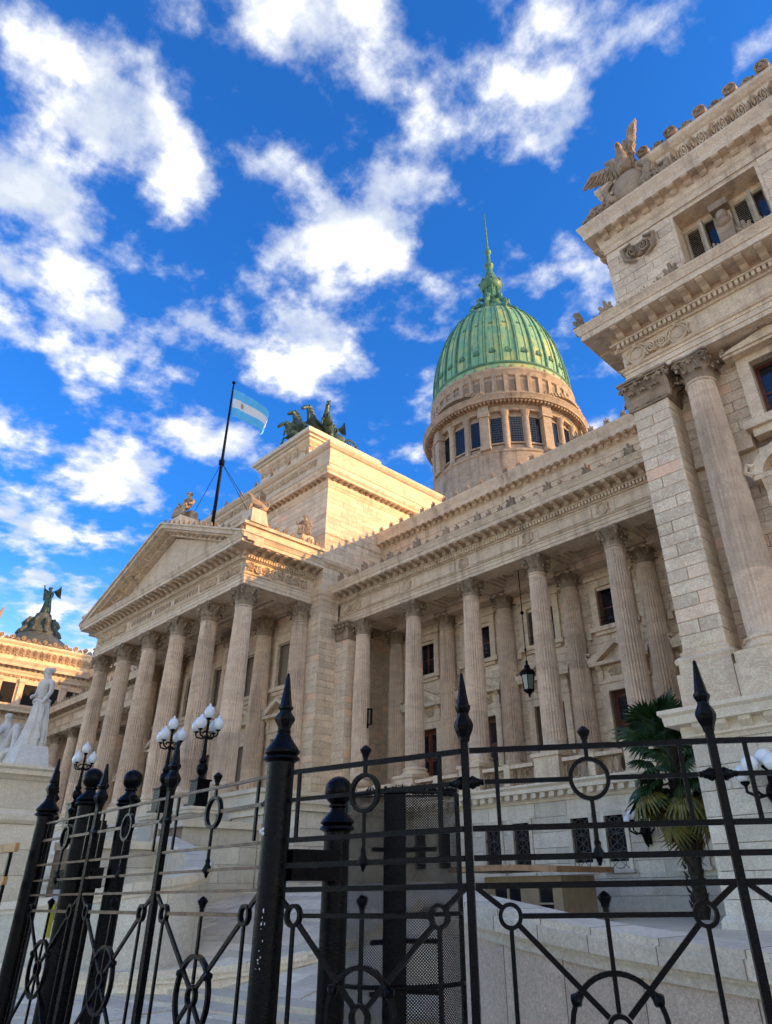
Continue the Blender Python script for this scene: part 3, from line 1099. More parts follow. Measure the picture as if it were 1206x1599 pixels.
def wing(m):
    """colonnaded wing between central block and pavilion; m = True for the mirrored one"""
    mx = (lambda x: 2 * CX - x) if m else (lambda x: x)
    single = not m
    XL, XR = -27.3, -6.45

    def seg(xa, xb):
        a, b = mx(xa), mx(xb)
        return (min(a, b), max(a, b))
    x0, x1 = seg(XL, XR)
    # --- podium
    holes = []
    for i in range(6):
        c = mx(BAYS[i] - 1.8 + .25)
        for s in (-1, 1):
            holes.append((c + s * .62 - .46 - x0, c + s * .62 + .46 - x0, 2.15, 3.75))
    pod = part('podium_wall', holed(MB(), x0, x1, 21.26, 21.60, 0.2, 4.2, [(x0 + a, x0 + b, c, d) for (a, b, c, d) in holes], 25.0), JOINT, PAL)
    if m:
        bag = MB()
        ashlar(pod, (x0, 21.26), (x1, 21.26), 1.0, 4.2, .46, 1.1, GRANITE, holes, False, bag)
        stuff(part('stone_blocks', bag, GRANITE, pod))
    else:
        bag = MB()
        ashlar(pod, (x0, 21.26), (-18.6, 21.26), 1.0, 4.2, .46, 1.1, GRANITE, holes, False, bag)
        stuff(part('stone_blocks', bag, GRANITE, pod))
        sh = -18.6 - x0
        ashlar(pod, (-18.6, 21.26), (x1, 21.26), 1.0, 4.2, .46, 1.1, GRANITE, [(a - sh, b - sh, c, d) for (a, b, c, d) in holes if b > sh], True)
    for (u0, u1, za, zb) in holes:
        a, b = x0 + u0, x0 + u1
        fr = part('podium_window', MB().box(a + .001, a + .12, 21.15, 21.262, za, zb).box(b - .12, b - .001, 21.15, 21.262, za, zb).box(a + .12, b - .12, 21.15, 21.262, zb - .12, zb)
                  .box(a - .05, b + .05, 21.10, 21.262, za - .09, za), GRANITE, PAL)
        part('dark_opening', MB().box(a + .004, b - .004, 21.56, 21.59, za, zb), DARK, fr)
        g = MB()
        cx, w = (a + b) / 2, (b - a) / 2 - .12
        for k in range(3):
            z = za + (zb - za - .12) * (k + .5) / 3
            r = (zb - za - .12) / 6
            g.tube([(cx + min(w, r) * .92 * math.cos(t), 21.20, z + r * .92 * math.sin(t)) for t in [q * 2 * PI / 12 for q in range(13)]], .014, 4)
            for s in (-1, 1):
                g.tube([(cx - w, 21.205, z - s * r), (cx + w, 21.205, z + s * r)], .014, 4)
            g.tube([(cx - w, 21.21, z - r), (cx + w, 21.21, z - r)], .014, 4)
        g.tube([(cx, 21.215, za), (cx, 21.215, zb - .12)], .014, 4)
        part('grille', g, GRILLE, fr)
    led = part('podium_cornice', MB().sweep([(-3.0, 4.2), (.10, 4.2), (.14, 4.28), (.18, 4.30), (.18, 4.46), (.42, 4.50), (.42, 4.62), (.50, 4.70), (.50, 4.76), (-3.0, 4.76)], [(x0, 21.26), (x1, 21.26)]), COPING, PAL)
    bag = MB()
    dentils(bag, [(x0, 21.26), (x1, 21.26)], .36, 4.33, 4.495, .20, .17)
    stuff(part('bracket_band', bag, COPING, led))
    # --- balustrade and plinths
    for i, cx0 in enumerate(BAYS):
        cx = mx(cx0)
        part('column_plinth', MB().box(cx - .53, cx + .53, 21.70, 22.95, 4.76, 5.74).box(cx - .60, cx + .60, 21.63, 23.0, 5.74, 5.86).box(cx - .58, cx + .58, 21.65, 22.99, 4.76, 4.92), MARBLE, PAL)
        if i < 5:
            a, b = seg(cx0 + .62, cx0 + 2.98)
            bal = part('balustrade', MB().box(a, b, 21.80, 22.15, 4.76, 4.92).box(a, b, 21.76, 22.19, 5.50, 5.62).box((a + b) / 2 - .13, (a + b) / 2 + .13, 21.72, 22.22, 4.92, 5.66), MARBLE, PAL)
            g = MB()
            for (p, q) in ((a, (a + b) / 2 - .13), ((a + b) / 2 + .13, b)):
                w = q - p
                n = 4
                for k in range(n):
                    u = p + w * (k + .5) / n
                    g.tube([(u + w / n * .48 * math.cos(t), 21.97, 5.21 + .27 * math.sin(t)) for t in [h * 2 * PI / 12 for h in range(13)]], .030, 5)
                for k in range(n + 1):
                    u = p + w * k / n
                    g.tube([(u - .10, 21.97, 4.93), (u, 21.97, 5.21), (u + .10, 21.97, 5.50)], .024, 5)
                    g.tube([(u + .10, 21.98, 4.93), (u, 21.98, 5.21), (u - .10, 21.98, 5.50)], .024, 5)
            part('pierced_panel', g, CARVED, bal, 50.0)
    # --- columns, front and rear
    for cx in BAYS:
        column(mx(cx), 22.40)
        c = column(mx(cx), 24.72)
    # --- anta against the central block
    a, b = seg(-27.3, -26.45)
    an = part('anta', MB().box(a, b, 21.85, 22.9, 4.76, 12.7), JOINT, PAL)
    if not m:
        bag2 = MB()
        ashlar(an, (a, 21.85), (b, 21.85), 5.2, 12.7, .31, 1.0, None, (), True, depth=.05)
        ashlar(an, (b, 21.85), (b, 22.9), 5.2, 12.7, .31, 1.2, None, (), False, bag2, depth=.05)
        stuff(part('stone_blocks', bag2, BLOCK, an))
    else:
        bag2 = MB()
        ashlar(an, (a, 21.85), (b, 21.85), 5.2, 12.7, .31, 1.0, None, (), False, bag2, depth=.05)
        stuff(part('stone_blocks', bag2, BLOCK, an))
    part('anta_capital', pier_capital(a, b, 21.80, 22.9, Z_NECK, Z_ARCH - Z_NECK), CARVED, an, 40.0)
    part('anta_base', MB().box(a - .0, b + .12, 21.68, 22.95, 4.76, 5.35).box(a, b + .16, 21.64, 22.95, 5.05, 5.2), MARBLE, an)
    # --- back wall
    part('colonnade_floor', MB().box(x0, x1, 22.96, 25.05, 4.76, 4.95), GRANITE, PAL)
    holes = []
    for i in range(6):
        c = mx(BAYS[i] - 1.8) if i else mx(BAYS[0] - 1.8 + .35)
        if i == 0: continue
        holes += [(c - .75 - x0, c + .75 - x0, 4.9, 8.35), (c - .70 - x0, c + .70 - x0, 10.92, 12.65)]
    bw = part('colonnade_wall', holed(MB(), x0, x1, 25.06, 25.42, 4.76, 13.6, [(x0 + a, x0 + b, c, d) for (a, b, c, d) in holes], 26.2), JOINT, PAL)
    bag = MB()
    ashlar(bw, (x0, 25.06), (x1, 25.06), 4.95, 13.45, .315, .95, None, holes, False, bag, depth=.05)
    stuff(part('stone_blocks', bag, BLOCK, bw))
    for i in range(6):
        c = mx(BAYS[i] - 1.8) if i else mx(BAYS[0] - 1.8 + .35)
        if i == 0: continue
        fr = pedimented_door(c, 25.0, 4.95, m, PAL, 0 if not m else 1)
        door_leaves(c, 25.30, 4.95, 8.34, .74, PAL, not m)
        wf = part('window_surround', MB().box(c - 1.0, c - .70, 24.90, 25.04, 10.92, 12.95).box(c + .70, c + 1.0, 24.90, 25.04, 10.92, 12.95).box(c - .70, c + .70, 24.90, 25.04, 12.65, 12.95)
                  .box(c - 1.12, c + 1.12, 24.80, 25.04, 12.95, 13.10).box(c - 1.15, c + 1.15, 24.78, 25.04, 10.74, 10.92).box(c - .95, c + .95, 24.88, 25.04, 10.60, 10.74), MARBLE, PAL)
        casement(c, 25.28, 10.93, 12.64, .69, wf)
        part('window_rail', MB().box(c - .66, c + .66, 24.93, 24.96, 11.30, 11.33).box(c - .66, c + .66, 24.93, 24.96, 10.98, 11.01).box(*[v for v in (c - .66, c + .66, 24.935, 24.955, 11.13, 11.15)]), IRON, wf)
        # string course between the rear columns
        for s in (-1, 1):
            ua, ub = sorted((c + s * 1.15, c + s * 1.37))
            part('string_course', MB().box(ua, ub, 24.86, 25.04, 10.50, 10.86), MARBLE, PAL)
    # --- ceiling with deep coffers
    ce = part('coffered_ceiling', MB().box(x0, x1, 22.86, 25.05, 14.02, 14.2).box(x0, x1, 24.30, 25.05, 13.45, 14.015), MARBLE, PAL)
    for cx in BAYS:
        part('ceiling_beam', MB().box(mx(cx) - .42, mx(cx) + .42, 22.86, 24.295, 13.615, 14.015), MARBLE, ce)
    for i in range(5):
        a, b = seg(BAYS[i] + .43, BAYS[i + 1] - .43)
        mb = MB()
        for k, (q, zz) in enumerate(((.0, 13.75), (.16, 13.86), (.34, 13.95))):
            t = .16
            mb.box(a + q, b - q, 22.87 + q * .6, 22.87 + q * .6 + t * .6, zz, 14.01).box(a + q, b - q, 24.29 - q * .6 - t * .6, 24.29 - q * .6, zz, 14.01)
            mb.box(a + q, a + q + t, 22.87 + q * .6 + t * .6, 24.29 - q * .6 - t * .6, zz, 14.01).box(b - q - t, b - q, 22.87 + q * .6 + t * .6, 24.29 - q * .6 - t * .6, zz, 14.01)
        part('coffer', mb, MARBLE, ce)
    # --- entablature
    path = [(x0, 21.95), (x1, 21.95)]
    ar, fr, co = entablature(path, 13.61, 14.06, 14.72, 15.18, 15.60, .86, MOD_W, .47, single=single)
    for cx in BAYS:
        link('medallion', MEDAL, fr, TR(mx(cx), 21.98, 14.38, 0, .85))
        for s in (-1, 1):
            pass
    # raised panels between medallions
    for i in range(5):
        a, b = seg(BAYS[i] + .5, BAYS[i + 1] - .5)
        part('frieze_panel', MB().box(a, b, 21.972, 21.992, 14.17, 14.62).box(a, b, 21.95, 21.972, 14.15, 14.185).box(a, b, 21.95, 21.972, 14.605, 14.64).box(a, a + .035, 21.95, 21.972, 14.185, 14.605).box(b - .035, b, 21.95, 21.972, 14.185, 14.605), MARBLE, fr)
    if not m:
        link('medallion', MEDAL, fr, TR(-26.9, 21.98, 14.38, 0, .85))
        link('scroll_relief', SCROLL, fr, TR(-26.4, 21.98, 14.38, 0, (.4, 1, .8)))
    # --- roof crest on the cornice
    for i, (x, y, ang) in enumerate(along((x0 + .5, 21.32), (x1 - .4, 21.32), .62)):
        if i % 3 == 0:
            link('antefix', ANTEL, co, TR(x, y, 15.60, 0, random.uniform(.8, 1.0)))
        else:
            link('antefix', ANTE, co, TR(x, y, 15.60, 0, random.uniform(.75, 1.05)))
    # --- attic
    at = part('attic_wall', MB().box(x0, x1, 25.0, 34.0, 15.3, 19.0).box(x0, x1, 22.86, 25.0, 15.2, 15.4), MARBLE, PAL)
    n = 10
    for i in range(n):
        a = x0 + (x1 - x0) * (i + .06) / n
        b = x0 + (x1 - x0) * (i + .94) / n
        part('attic_panel', MB().box(a, b, 24.90, 24.998, 16.3, 16.42).box(a, b, 24.90, 24.998, 17.75, 17.87).box(a, a + .12, 24.90, 24.998, 16.42, 17.75).box(b - .12, b, 24.90, 24.998, 16.42, 17.75), MARBLE, at)
        link('scroll_relief', SCROLLB, at, TR((a + b) / 2, 24.98, 17.08, 0, (.68, 1.2, 1.3)))
    pth = [(x0, 25.0), (x1, 25.0)]
    ac = part('attic_cornice', MB().sweep([(-.5, 18.2), (.05, 18.2), (.05, 18.45), (.10, 18.5), (.10, 18.85), (.20, 18.95), (.22, 19.12), (-.5, 19.12)], pth)
              .sweep([(-.5, 19.12), (.55, 19.12), (.57, 19.32), (.64, 19.5), (.70, 19.66), (.70, 19.72), (-.5, 19.72)], pth), MARBLE, PAL)
    bag = MB()
    place_row('modillion', MOD_B, ac, (x0, 24.78), (x1, 24.78), .42, 19.12, single, bag)
    if not single: stuff(part('modillion_band', bag, CARVED, ac))
    bag = MB()
    place_row('antefix', ANTE, ac, (x0, 24.45), (x1, 24.45), .85, 19.72, single, bag)
    if not single: stuff(part('antefix_band', bag, CARVED, ac))


wing(False)
wing(True)


# ------------------------------------------------------------------ central block behind the portico
def rect_path(x0, x1, y0, y1):
    return [(x0, y1), (x0, y0), (x1, y0), (x1, y1)]


TX0, TX1, TY, TYB = 2 * CX + 27.3, -27.3, 20.7, 30.3
tw = part('central_block', MB().box(TX0 + .06, TX1 - .06, TY + .06 + .3, TYB, 1.0, 24.2).box(TX0 + 1, TX1 - 1, TYB, 42.5, 1.0, 19.0).box(TX1 - 1.22, TX1 - .06, TY + .06, TY + .5, 1.0, 16.9).box(TX0 + .06, TX0 + 1.22, TY + .06, TY + .5, 1.0, 16.9)
          .box(TX0 + .06, TX1 - .06, TY + .06, TY + .5, 16.2, 24.2), JOINT, PAL)
ashlar(tw, (TX1 - 1.2, TY + .06), (TX1, TY + .06), 5.0, 14.75, .31, .8, None, (), True)
ashlar(tw, (TX1 - .06, TY), (TX1 - .06, 21.84), 5.0, 14.75, .31, 1.2, None, (), True)
bag = MB()
ashlar(tw, (TX1 - .06, 22.91), (TX1 - .06, 25.05), 4.95, 13.45, .31, .9, None, (), False, bag)
stuff(part('stone_blocks', bag, BLOCK, tw))
bag = MB()
ashlar(tw, (TX1 - 1.4, TY + .06), (TX1, TY + .06), 15.3, 16.6, .32, .9, None, (), False, bag)
ashlar(tw, (TX0 + 1, TY + .06), (TX1, TY + .06), 17.0, 21.5, .32, 1.0, None, (), False, bag)
ashlar(tw, (TX1 - .06, TY), (TX1 - .06, TYB), 17.0, 18.55, .32, 1.1, None, (), False, bag)
ashlar(tw, (TX1 - .06, TY), (TX1 - .06, TYB), 18.7, 21.5, .32, 1.1, None, (), False, bag)
ashlar(tw, (TX1 - .06, TY), (TX1 - .06, 25.0), 15.3, 16.6, .32, 1.1, None, (), False, bag)
ashlar(tw, (TX0, TY + .06), (TX0 + 1.2, TY + .06), 5.0, 14.75, .31, .9, None, (), False, bag)
stuff(part('stone_blocks', bag, BLOCK, tw))
P = rect_path(TX0, TX1, TY, TYB)
part('pier_moulding', MB().sweep([(-.1, 14.73), (.02, 14.73), (.06, 14.85), (.05, 14.95), (.12, 15.05), (.16, 15.25), (.16, 15.30), (-.1, 15.30)], P), MARBLE, tw)
part('pier_moulding', MB().sweep([(-.1, 16.6), (.02, 16.6), (.10, 16.72), (.20, 16.8), (.26, 16.95), (.26, 17.0), (-.1, 17.0)], P), MARBLE, tw)
part('string_moulding', MB().sweep([(-.1, 18.55), (.02, 18.55), (.05, 18.60), (.05, 18.66), (.02, 18.70), (-.1, 18.70)], P), MARBLE, tw)
tc2 = part('block_cornice', MB().sweep([(-.2, 21.5), (.02, 21.5), (.05, 21.62), (.10, 21.70), (.12, 22.02), (.46, 22.06), (.47, 22.2), (.54, 22.3), (.57, 22.42), (-.2, 22.42)], P), MARBLE, tw)
bag = MB()
for a, b in zip(P[1:], P[2:]):
    ang = math.atan2(b[1] - a[1], b[0] - a[0])
    place_row('modillion', MOD_S, tc2, (a[0] + math.sin(ang) * .11, a[1] - math.cos(ang) * .11), (b[0] + math.sin(ang) * .11, b[1] - math.cos(ang) * .11), .42, 22.055, False, bag)
stuff(part('modillion_band', bag, CARVED, tc2))
bag = MB()
ashlar(tw, (TX1, TY + .10), (TX1, TYB), 22.42, 23.1, .34, 1.2, None, (), False, bag, depth=.01)
stuff(part('stone_blocks', bag, BLOCK, tw))
part('attic_course', MB().sweep([(-.3, 22.42), (.0, 22.42), (.0, 23.05), (.05, 23.1), (.05, 23.25), (-.02, 23.3), (-.02, 24.15), (.08, 24.2), (.20, 24.35), (.22, 24.48), (.22, 24.52), (-.3, 24.52)], P), BLOCK, tw)
part('roof_slab', MB().box(TX0 - .05, TX1 + .05, TY - .05, TYB + .05, 24.2, 24.5), MARBLE, tw)
for i in range(9):
    x = TX0 + 1.2 + (TX1 - TX0 - 2.4) * (i + .5) / 9
    link('scroll_relief', SCROLLB, tw, TR(x, TY + .02, 23.72, 0, (.72, 1, .9)))
    link('antefix', ANTE, tw, TR(x, TY - .1, 24.52, 0, 1.1))
# plinth of the bronze group: flared foot, die, cap
q0 = (CX - 5.2, CX + 5.2, 22.2, 30.2)
ped = part('quadriga_plinth', MB().box(q0[0], q0[1], q0[2], q0[3], 24.5, 25.2), MARBLE, PAL)
mb = MB()
steps = [(25.2, 4.9), (25.5, 4.3), (26.0, 3.75), (26.6, 3.35), (27.2, 3.10), (28.3, 2.95), (28.9, 2.95), (29.05, 3.15), (29.3, 3.15)]
for (za, ha), (zb, hb) in zip(steps, steps[1:]):
    f = lambda h: (CX - h, CX + h, 23.4 + (3.25 - h), 29.7 - (3.25 - h))
    mb.frus(f(ha), za, f(hb), zb)
part('die', mb, MARBLE, ped)
part('cap', MB().box(CX - 3.3, CX + 3.3, 23.35, 29.75, 29.3, 29.5).box(CX - 3.5, CX + 3.5, 23.15, 29.95, 29.5, 29.78).box(CX - 3.4, CX + 3.4, 23.25, 29.85, 29.78, 29.95), COPING, ped)
for i in range(3):
    link('scroll_relief', SCROLLB, ped, TR(CX - 2 + i * 2, 23.72, 28.6, 0, (.8, 1, .9)))
for i in range(3):
    link('scroll_relief', SCROLLB, ped, TR(CX + 2.97, 24.6 + i * 1.9, 28.6, PI / 2, (.75, 1, .9)))
for i in range(7):
    link('antefix', ANTEL, ped, TR(CX - 4.6 + i * 1.53, 22.5, 25.2, 0, 1.0))

# ------------------------------------------------------------------ portico
PX = [-44.62 + 3.2 * i for i in range(6)]
PX = [CX - 8.0 + 3.2 * i for i in range(6)]
PY, PYR = 17.02, 20.40
for x in PX:
    column(x, PY, 'p')
    column(x, PYR, 'p')
for s in (-1, 1):
    pass
ps = part('portico_stylobate', MB().box(PX[0] - 1.1, PX[5] + 1.1, PY - 1.0, 21.2, 4.6, 5.26), MARBLE, PAL)
for x in PX:
    for y in (PY, PYR):
        part('plinth', MB().box(x - .70, x + .70, y - .70, y + .70 if y == PY else y + .4, 5.26, 5.42), MARBLE, ps)
# rear wall with tall doors and windows
holes = []
for i in range(5):
    c = (PX[i] + PX[i + 1]) / 2
    u = c - (PX[0] - .9)
    holes += [(u - .75, u + .75, 5.2, 8.35), (u - .72, u + .72, 10.9, 13.2)]
rw = part('portico_wall', holed(MB(), PX[0] - .9, PX[5] + .4, 20.92, 21.3, 4.6, 14.8, [(PX[0] - .9 + a, PX[0] - .9 + b, c, d) for (a, b, c, d) in holes], 21.5), JOINT, PAL)
bag = MB()
ashlar(rw, (PX[0] - .9, 20.92), (PX[5] + .4, 20.92), 5.26, 14.73, .315, .95, None, holes, False, bag, depth=.05)
stuff(part('stone_blocks', bag, BLOCK, rw))
for i in range(5):
    c = (PX[i] + PX[i + 1]) / 2
    fr = pedimented_door(c, 20.87, 5.26, False, PAL, 1)
    part('door', MB().box(c - .74, c + .74, 21.18, 21.22, 5.26, 8.34), DARK, fr)
    wf = part('window_surround', MB().box(c - 1.02, c - .72, 20.75, 20.91, 10.9, 13.5).box(c + .72, c + 1.02, 20.75, 20.91, 10.9, 13.5).box(c - .72, c + .72, 20.75, 20.91, 13.2, 13.5)
              .box(c - 1.15, c + 1.15, 20.66, 20.91, 10.7, 10.9).box(c - 1.0, c + 1.0, 20.76, 20.91, 10.5, 10.7), MARBLE, PAL)
    casement(c, 21.15, 10.9, 13.2, .72, wf, IRON)
# ceiling
part('portico_ceiling', MB().box(PX[0] - .3, PX[5] + .3, PY - .2, 20.9, 15.0, 15.2), MARBLE, PAL)
bag = MB()
for x in PX:
    bag.box(x - .45, x + .45, PY + .5, 20.85, 14.735, 14.995)
stuff(part('ceiling_beams', bag, MARBLE, PAL))
for i in range(5):
    mb = MB()
    a, b = PX[i] + .46, PX[i + 1] - .46
    for k in range(2):
        ya = PY + .55 + k * 1.6
        mb.box(a, b, ya, ya + .18, 14.8, 14.998).box(a, b, ya + 1.2, ya + 1.38, 14.8, 14.998).box(a, a + .2, ya + .18, ya + 1.2, 14.8, 14.998).box(b - .2, b, ya + .18, ya + 1.2, 14.8, 14.998)
    part('coffer', mb, MARBLE, PAL)
ppath = [(PX[0] - .54, 20.7), (PX[0] - .54, PY - .52), (PX[5] + .54, PY - .52), (PX[5] + .54, 20.7)]
par, pfr, pco = entablature(ppath, 14.73, 15.28, 15.98, 16.47, 16.88, .98, MOD_P, .52, back=.95, single=True, mod_out=.12)
for i in range(2):
    link('scroll_relief', SCROLLB, pfr, TR(PX[5] + .50, 17.5 + i * 1.9, 15.64, PI / 2, (.78, 1.6, .92)))
for x, s in ((PX[5] - .85, .95), (PX[5] - 2.9, .8), (PX[0] + .85, .95), (PX[0] + 2.9, .8)):
    link('scroll_relief', SCROLLB, pfr, TR(x, PY - .48, 15.64, 0, (s * .85, 1.4, .92)))
part('frieze_panel', MB().box(PX[0] + 4.1, PX[5] - 4.1, PY - .515, PY - .48, 15.42, 15.46).box(PX[0] + 4.1, PX[5] - 4.1, PY - .515, PY - .48, 15.88, 15.92).box(PX[0] + 4.1, PX[0] + 4.14, PY - .515, PY - .48, 15.46, 15.88).box(PX[5] - 4.14, PX[5] - 4.1, PY - .515, PY - .48, 15.46, 15.88), MARBLE, pfr)
bag = MB()
for k in range(24):
    x = PX[0] + 4.5 + k * .32
    if k in (8, 15): continue
    bag.box(x - .09, x - .05, PY - .512, PY - .48, 15.52, 15.82).box(x + .05, x + .09, PY - .512, PY - .48, 15.52, 15.82)
    if k % 3: bag.box(x - .05, x + .05, PY - .512, PY - .48, 15.68 + .08 * (k % 2), 15.73 + .08 * (k % 2))
stuff(part('carved_lettering', bag, CARVED, pfr))
# pediment
YF = PY - .52
EX = PX[5] + .54 + .98
EXL = PX[0] - .54 - .98
AZ = 20.85
pdm = part('pediment', MB().prism([(EXL + 1.1, 16.9), (EX - 1.1, 16.9), (CX, AZ - .72)], 'y', YF + .18, 21.0), MARBLE, PAL)
sl = (AZ - 16.95) / (EX - CX)
for s in (-1, 1):
    E0 = EX if s > 0 else EXL
    rk = MB()
    yb = 22.0
    # stepped raking cornice: three slabs one above the other
    for (dz0, dz1, o) in ((-.62, -.42, .22), (-.42, -.32, .62), (-.32, -.10, .86), (-.10, .0, .98)):
        rk.prism([(E0, 16.95 + .30 + dz0 * .5 if False else 16.95 + (dz0 + .0)), (CX, AZ + dz0), (CX, AZ + dz1), (E0, 16.95 + dz1)][::s], 'y', YF - o, yb if o > .9 else YF + .3)
    rc = part('raking_cornice', rk, MARBLE, pdm)
    # brackets under the slope and crest on the top edge
    n = 17
    bag = MB()
    for k in range(n):
        t = (k + .6) / n
        x = E0 + (CX - E0) * t
        z = 16.95 + (AZ - 16.95) * t
        link('modillion', MOD_S, rc, TR(x, YF - .24, z - .42, 0, (1.1, 1.2, .9)))
    for k in range(15):
        t = (k + .5) / 15
        x = E0 + (CX - E0) * t
        link('antefix', ANTE, rc, TR(x, YF - .80, 16.95 + (AZ - 16.95) * t - .02, 0, .8))
part('portico_roof', MB().prism([(EXL, 16.9), (EX, 16.9), (CX, AZ - .1)], 'y', YF + .31, 21.6), SLATE, pdm)
# parapet along the portico's flanks
for s in (-1, 1):
    X = PX[5] + .54 if s > 0 else PX[0] - .54
    fl = part('flank_parapet', MB().box(X - .2 * s, X + .85 * s, 15.8, 20.6, 16.9, 17.35).box(X - .2 * s, X + .98 * s, 15.62, 20.6, 17.35, 17.5), MARBLE, PAL)
    for k in range(9):
        link('antefix', ANTE, fl, TR(X + .8 * s, 16.0 + k * .52, 17.5, PI / 2 * s, random.uniform(.8, 1.15)))


# ------------------------------------------------------------------ corner pavilions
def pavilion(m):
    mx = (lambda x: 2 * CX - x) if m else (lambda x: x)
    single = not m
    XR = 30.0 if not m else 6.0

    def pathm(p):
        return mirror_path(p, m)

    def bx(mb, xa, xb, *r):
        a, b = sorted((mx(xa), mx(xb)))
        return mb.box(a, b, *r)
    mb = MB()
    bx(mb, -6.30, XR, 22.01, 34.0, .1, 15.2)
    part('pavilion_core', mb, MARBLE, PAL)
    # podium
    holes = [(-3.9, -3.0, 2.0, 3.6), (-2.8, -1.9, 2.0, 3.6)]
    mb = MB()
    if not m:
        holed(mb, -6.34, XR, 14.36, 14.7, .3, 4.15, holes, 21.2)
    else:
        bx(mb, -6.34, XR, 14.36, 21.2, .3, 4.15)
    pw = part('pavilion_podium', mb, JOINT, PAL)
    if not m:
        ashlar(pw, (-6.4, 14.36), (-1.5, 14.36), 1.0, 4.15, .45, 1.15, GRANITE, [(a + 6.4, b + 6.4, c, d) for (a, b, c, d) in holes], True)
        bag = MB()
        ashlar(pw, (-1.5, 14.36), (XR, 14.36), 1.0, 4.15, .45, 1.15, GRANITE, (), False, bag)
        ashlar(pw, (-6.34, 21.2), (-6.34, 14.3), 1.0, 4.15, .45, 1.15, GRANITE, (), False, bag)
        stuff(part('stone_blocks', bag, GRANITE, pw))
        part('plinth_course', MB().sweep([(-.1, .7), (.14, .7), (.14, 1.12), (.08, 1.2), (-.1, 1.2)], [(-6.34, 21.2), (-6.34, 14.36), (XR, 14.36)]), GRANITE, pw)
        for (a, b, c, d) in holes:
            casement((a + b) / 2, 14.62, c, d, .44, pw, IRON, bars=3)
    else:
        bag = MB()
        ashlar(pw, (mx(-6.34), 14.3), (mx(-6.34), 21.2), 1.0, 4.15, .45, 1.15, GRANITE, (), False, bag)
        stuff(part('stone_blocks', bag, GRANITE, pw))
    lp = pathm([(-6.34, 21.2), (-6.34, 14.36), (XR, 14.36)])
    lc = part('podium_cornice', MB().sweep([(-1.0, 4.15), (.08, 4.15), (.12, 4.22), (.18, 4.25), (.18, 4.46), (.40, 4.48), (.42, 4.64), (.48, 4.70), (.48, 4.78), (-1.0, 4.78)], lp), COPING, PAL)
    for a, b in zip(lp, lp[1:]):
        for (x, y, ang) in along(a, b, .47):
            if single:
                link('bracket', BRK, lc, TR(x, y, 4.48, ang))
            else:
                lc.data  # far pavilion: the brackets are too small to see
    # pedestals
    mb = MB()
    bx(mb, -6.40, XR, 15.45, 21.0, 4.78, 6.1)
    pz = part('pedestal_course', mb, MARBLE, PAL)
    for (a, b) in ((-6.60, -5.36), (-5.34, -4.06), (-1.75, -.45), (1.85, 3.15)):
        mb = MB()
        bx(mb, a, b, 14.68, 15.45, 4.78, 5.62)
        bx(mb, a - .0, b + .0, 14.62, 15.45, 4.78, 4.93)
        part('pedestal', mb, BLOCK, pz)
    mb = MB()
    bx(mb, -6.56, -5.40, 14.80, 15.7, 5.62, 5.86)
    part('pedestal', mb, BLOCK, pz)
    for x in (-4.7, -1.1, 2.5):
        mb = MB()
        bx(mb, x - .6, x + .6, 14.70, 15.7, 5.62, 5.86)
        part('column_plinth', mb, MARBLE, pz)
        column(mx(x), 15.3)
    # corner pier
    mb = MB()
    bx(mb, -6.42, -5.53, 15.0, 16.2, 5.86, 12.7)
    pr = part('corner_pier', mb, JOINT, PAL)
    if not m:
        ashlar(pr, (-6.47, 15.0), (-5.48, 15.0), 6.2, 12.7, .312, .98, None, (), True, depth=.05)
        ashlar(pr, (-5.53, 14.95), (-5.53, 15.75), 6.2, 12.7, .312, .95, None, (), True, depth=.05)
        part('pier_base', MB().sweep([(-.3, 5.86), (.20, 5.86), (.22, 5.94), (.16, 6.02), (.09, 6.05), (.11, 6.12), (.05, 6.16), (.05, 6.2), (-.3, 6.2)], [(-6.42, 16.1), (-6.42, 15.0), (-5.53, 15.0), (-5.53, 15.75)]), MARBLE, pr)
    else:
        bag = MB()
        ashlar(pr, (mx(-5.48), 15.0), (mx(-6.47), 15.0), 6.2, 12.7, .312, .62, None, (), False, bag, depth=.05)
        stuff(part('stone_blocks', bag, BLOCK, pr))
    a, b = sorted((mx(-6.47), mx(-5.48)))
    part('pier_capital', pier_capital(a, b, 14.95, 15.75, Z_NECK, Z_ARCH - Z_NECK), CARVED, pr, 40.0)
    # main wall
    holes = [(-3.53, -2.27, 6.1, 8.9), (-3.53, -2.27, 11.35, 13.05)]
    mb = MB()
    if not m:
        holed(mb, -5.5, XR, 15.81, 16.15, 4.8, 13.6, holes, 22)
        bx(mb, -6.40, -5.5, 15.81, 22, 4.8, 13.6)
    else:
        bx(mb, -6.40, XR, 15.81, 22, 4.8, 13.6)
    wl = part('pavilion_wall', mb, JOINT, PAL)
    if not m:
        ashlar(wl, (-5.5, 15.81), (-1.7, 15.81), 6.1, 10.75, .312, .80, None, [(a + 5.5 - (.30 if d > 12 or True else 0), b + 5.5 + .30, c, d + .9) for (a, b, c, d) in holes], True)
        ashlar(wl, (-5.5, 15.81), (-1.7, 15.81), 11.1, 13.45, .312, .80, None, [(a + 5.5 - .30, b + 5.5 + .30, c, d + .2) for (a, b, c, d) in holes[1:]], True)
        bag = MB()
        ashlar(wl, (-1.7, 15.81), (XR, 15.81), 6.1, 13.45, .312, .85, None, (), False, bag)
        ashlar(wl, (-6.40, 22), (-6.40, 15.7), 4.9, 13.45, .312, .85, None, (), False, bag)
        stuff(part('stone_blocks', bag, BLOCK, wl))
        part('string_course', MB().box(-5.45, -3.99, 15.58, 15.805, 10.75, 10.95).box(-5.45, -3.99, 15.62, 15.805, 10.95, 11.1).box(-1.85, -1.6, 15.58, 15.805, 10.75, 11.1), MARBLE, PAL)
        c = -2.9
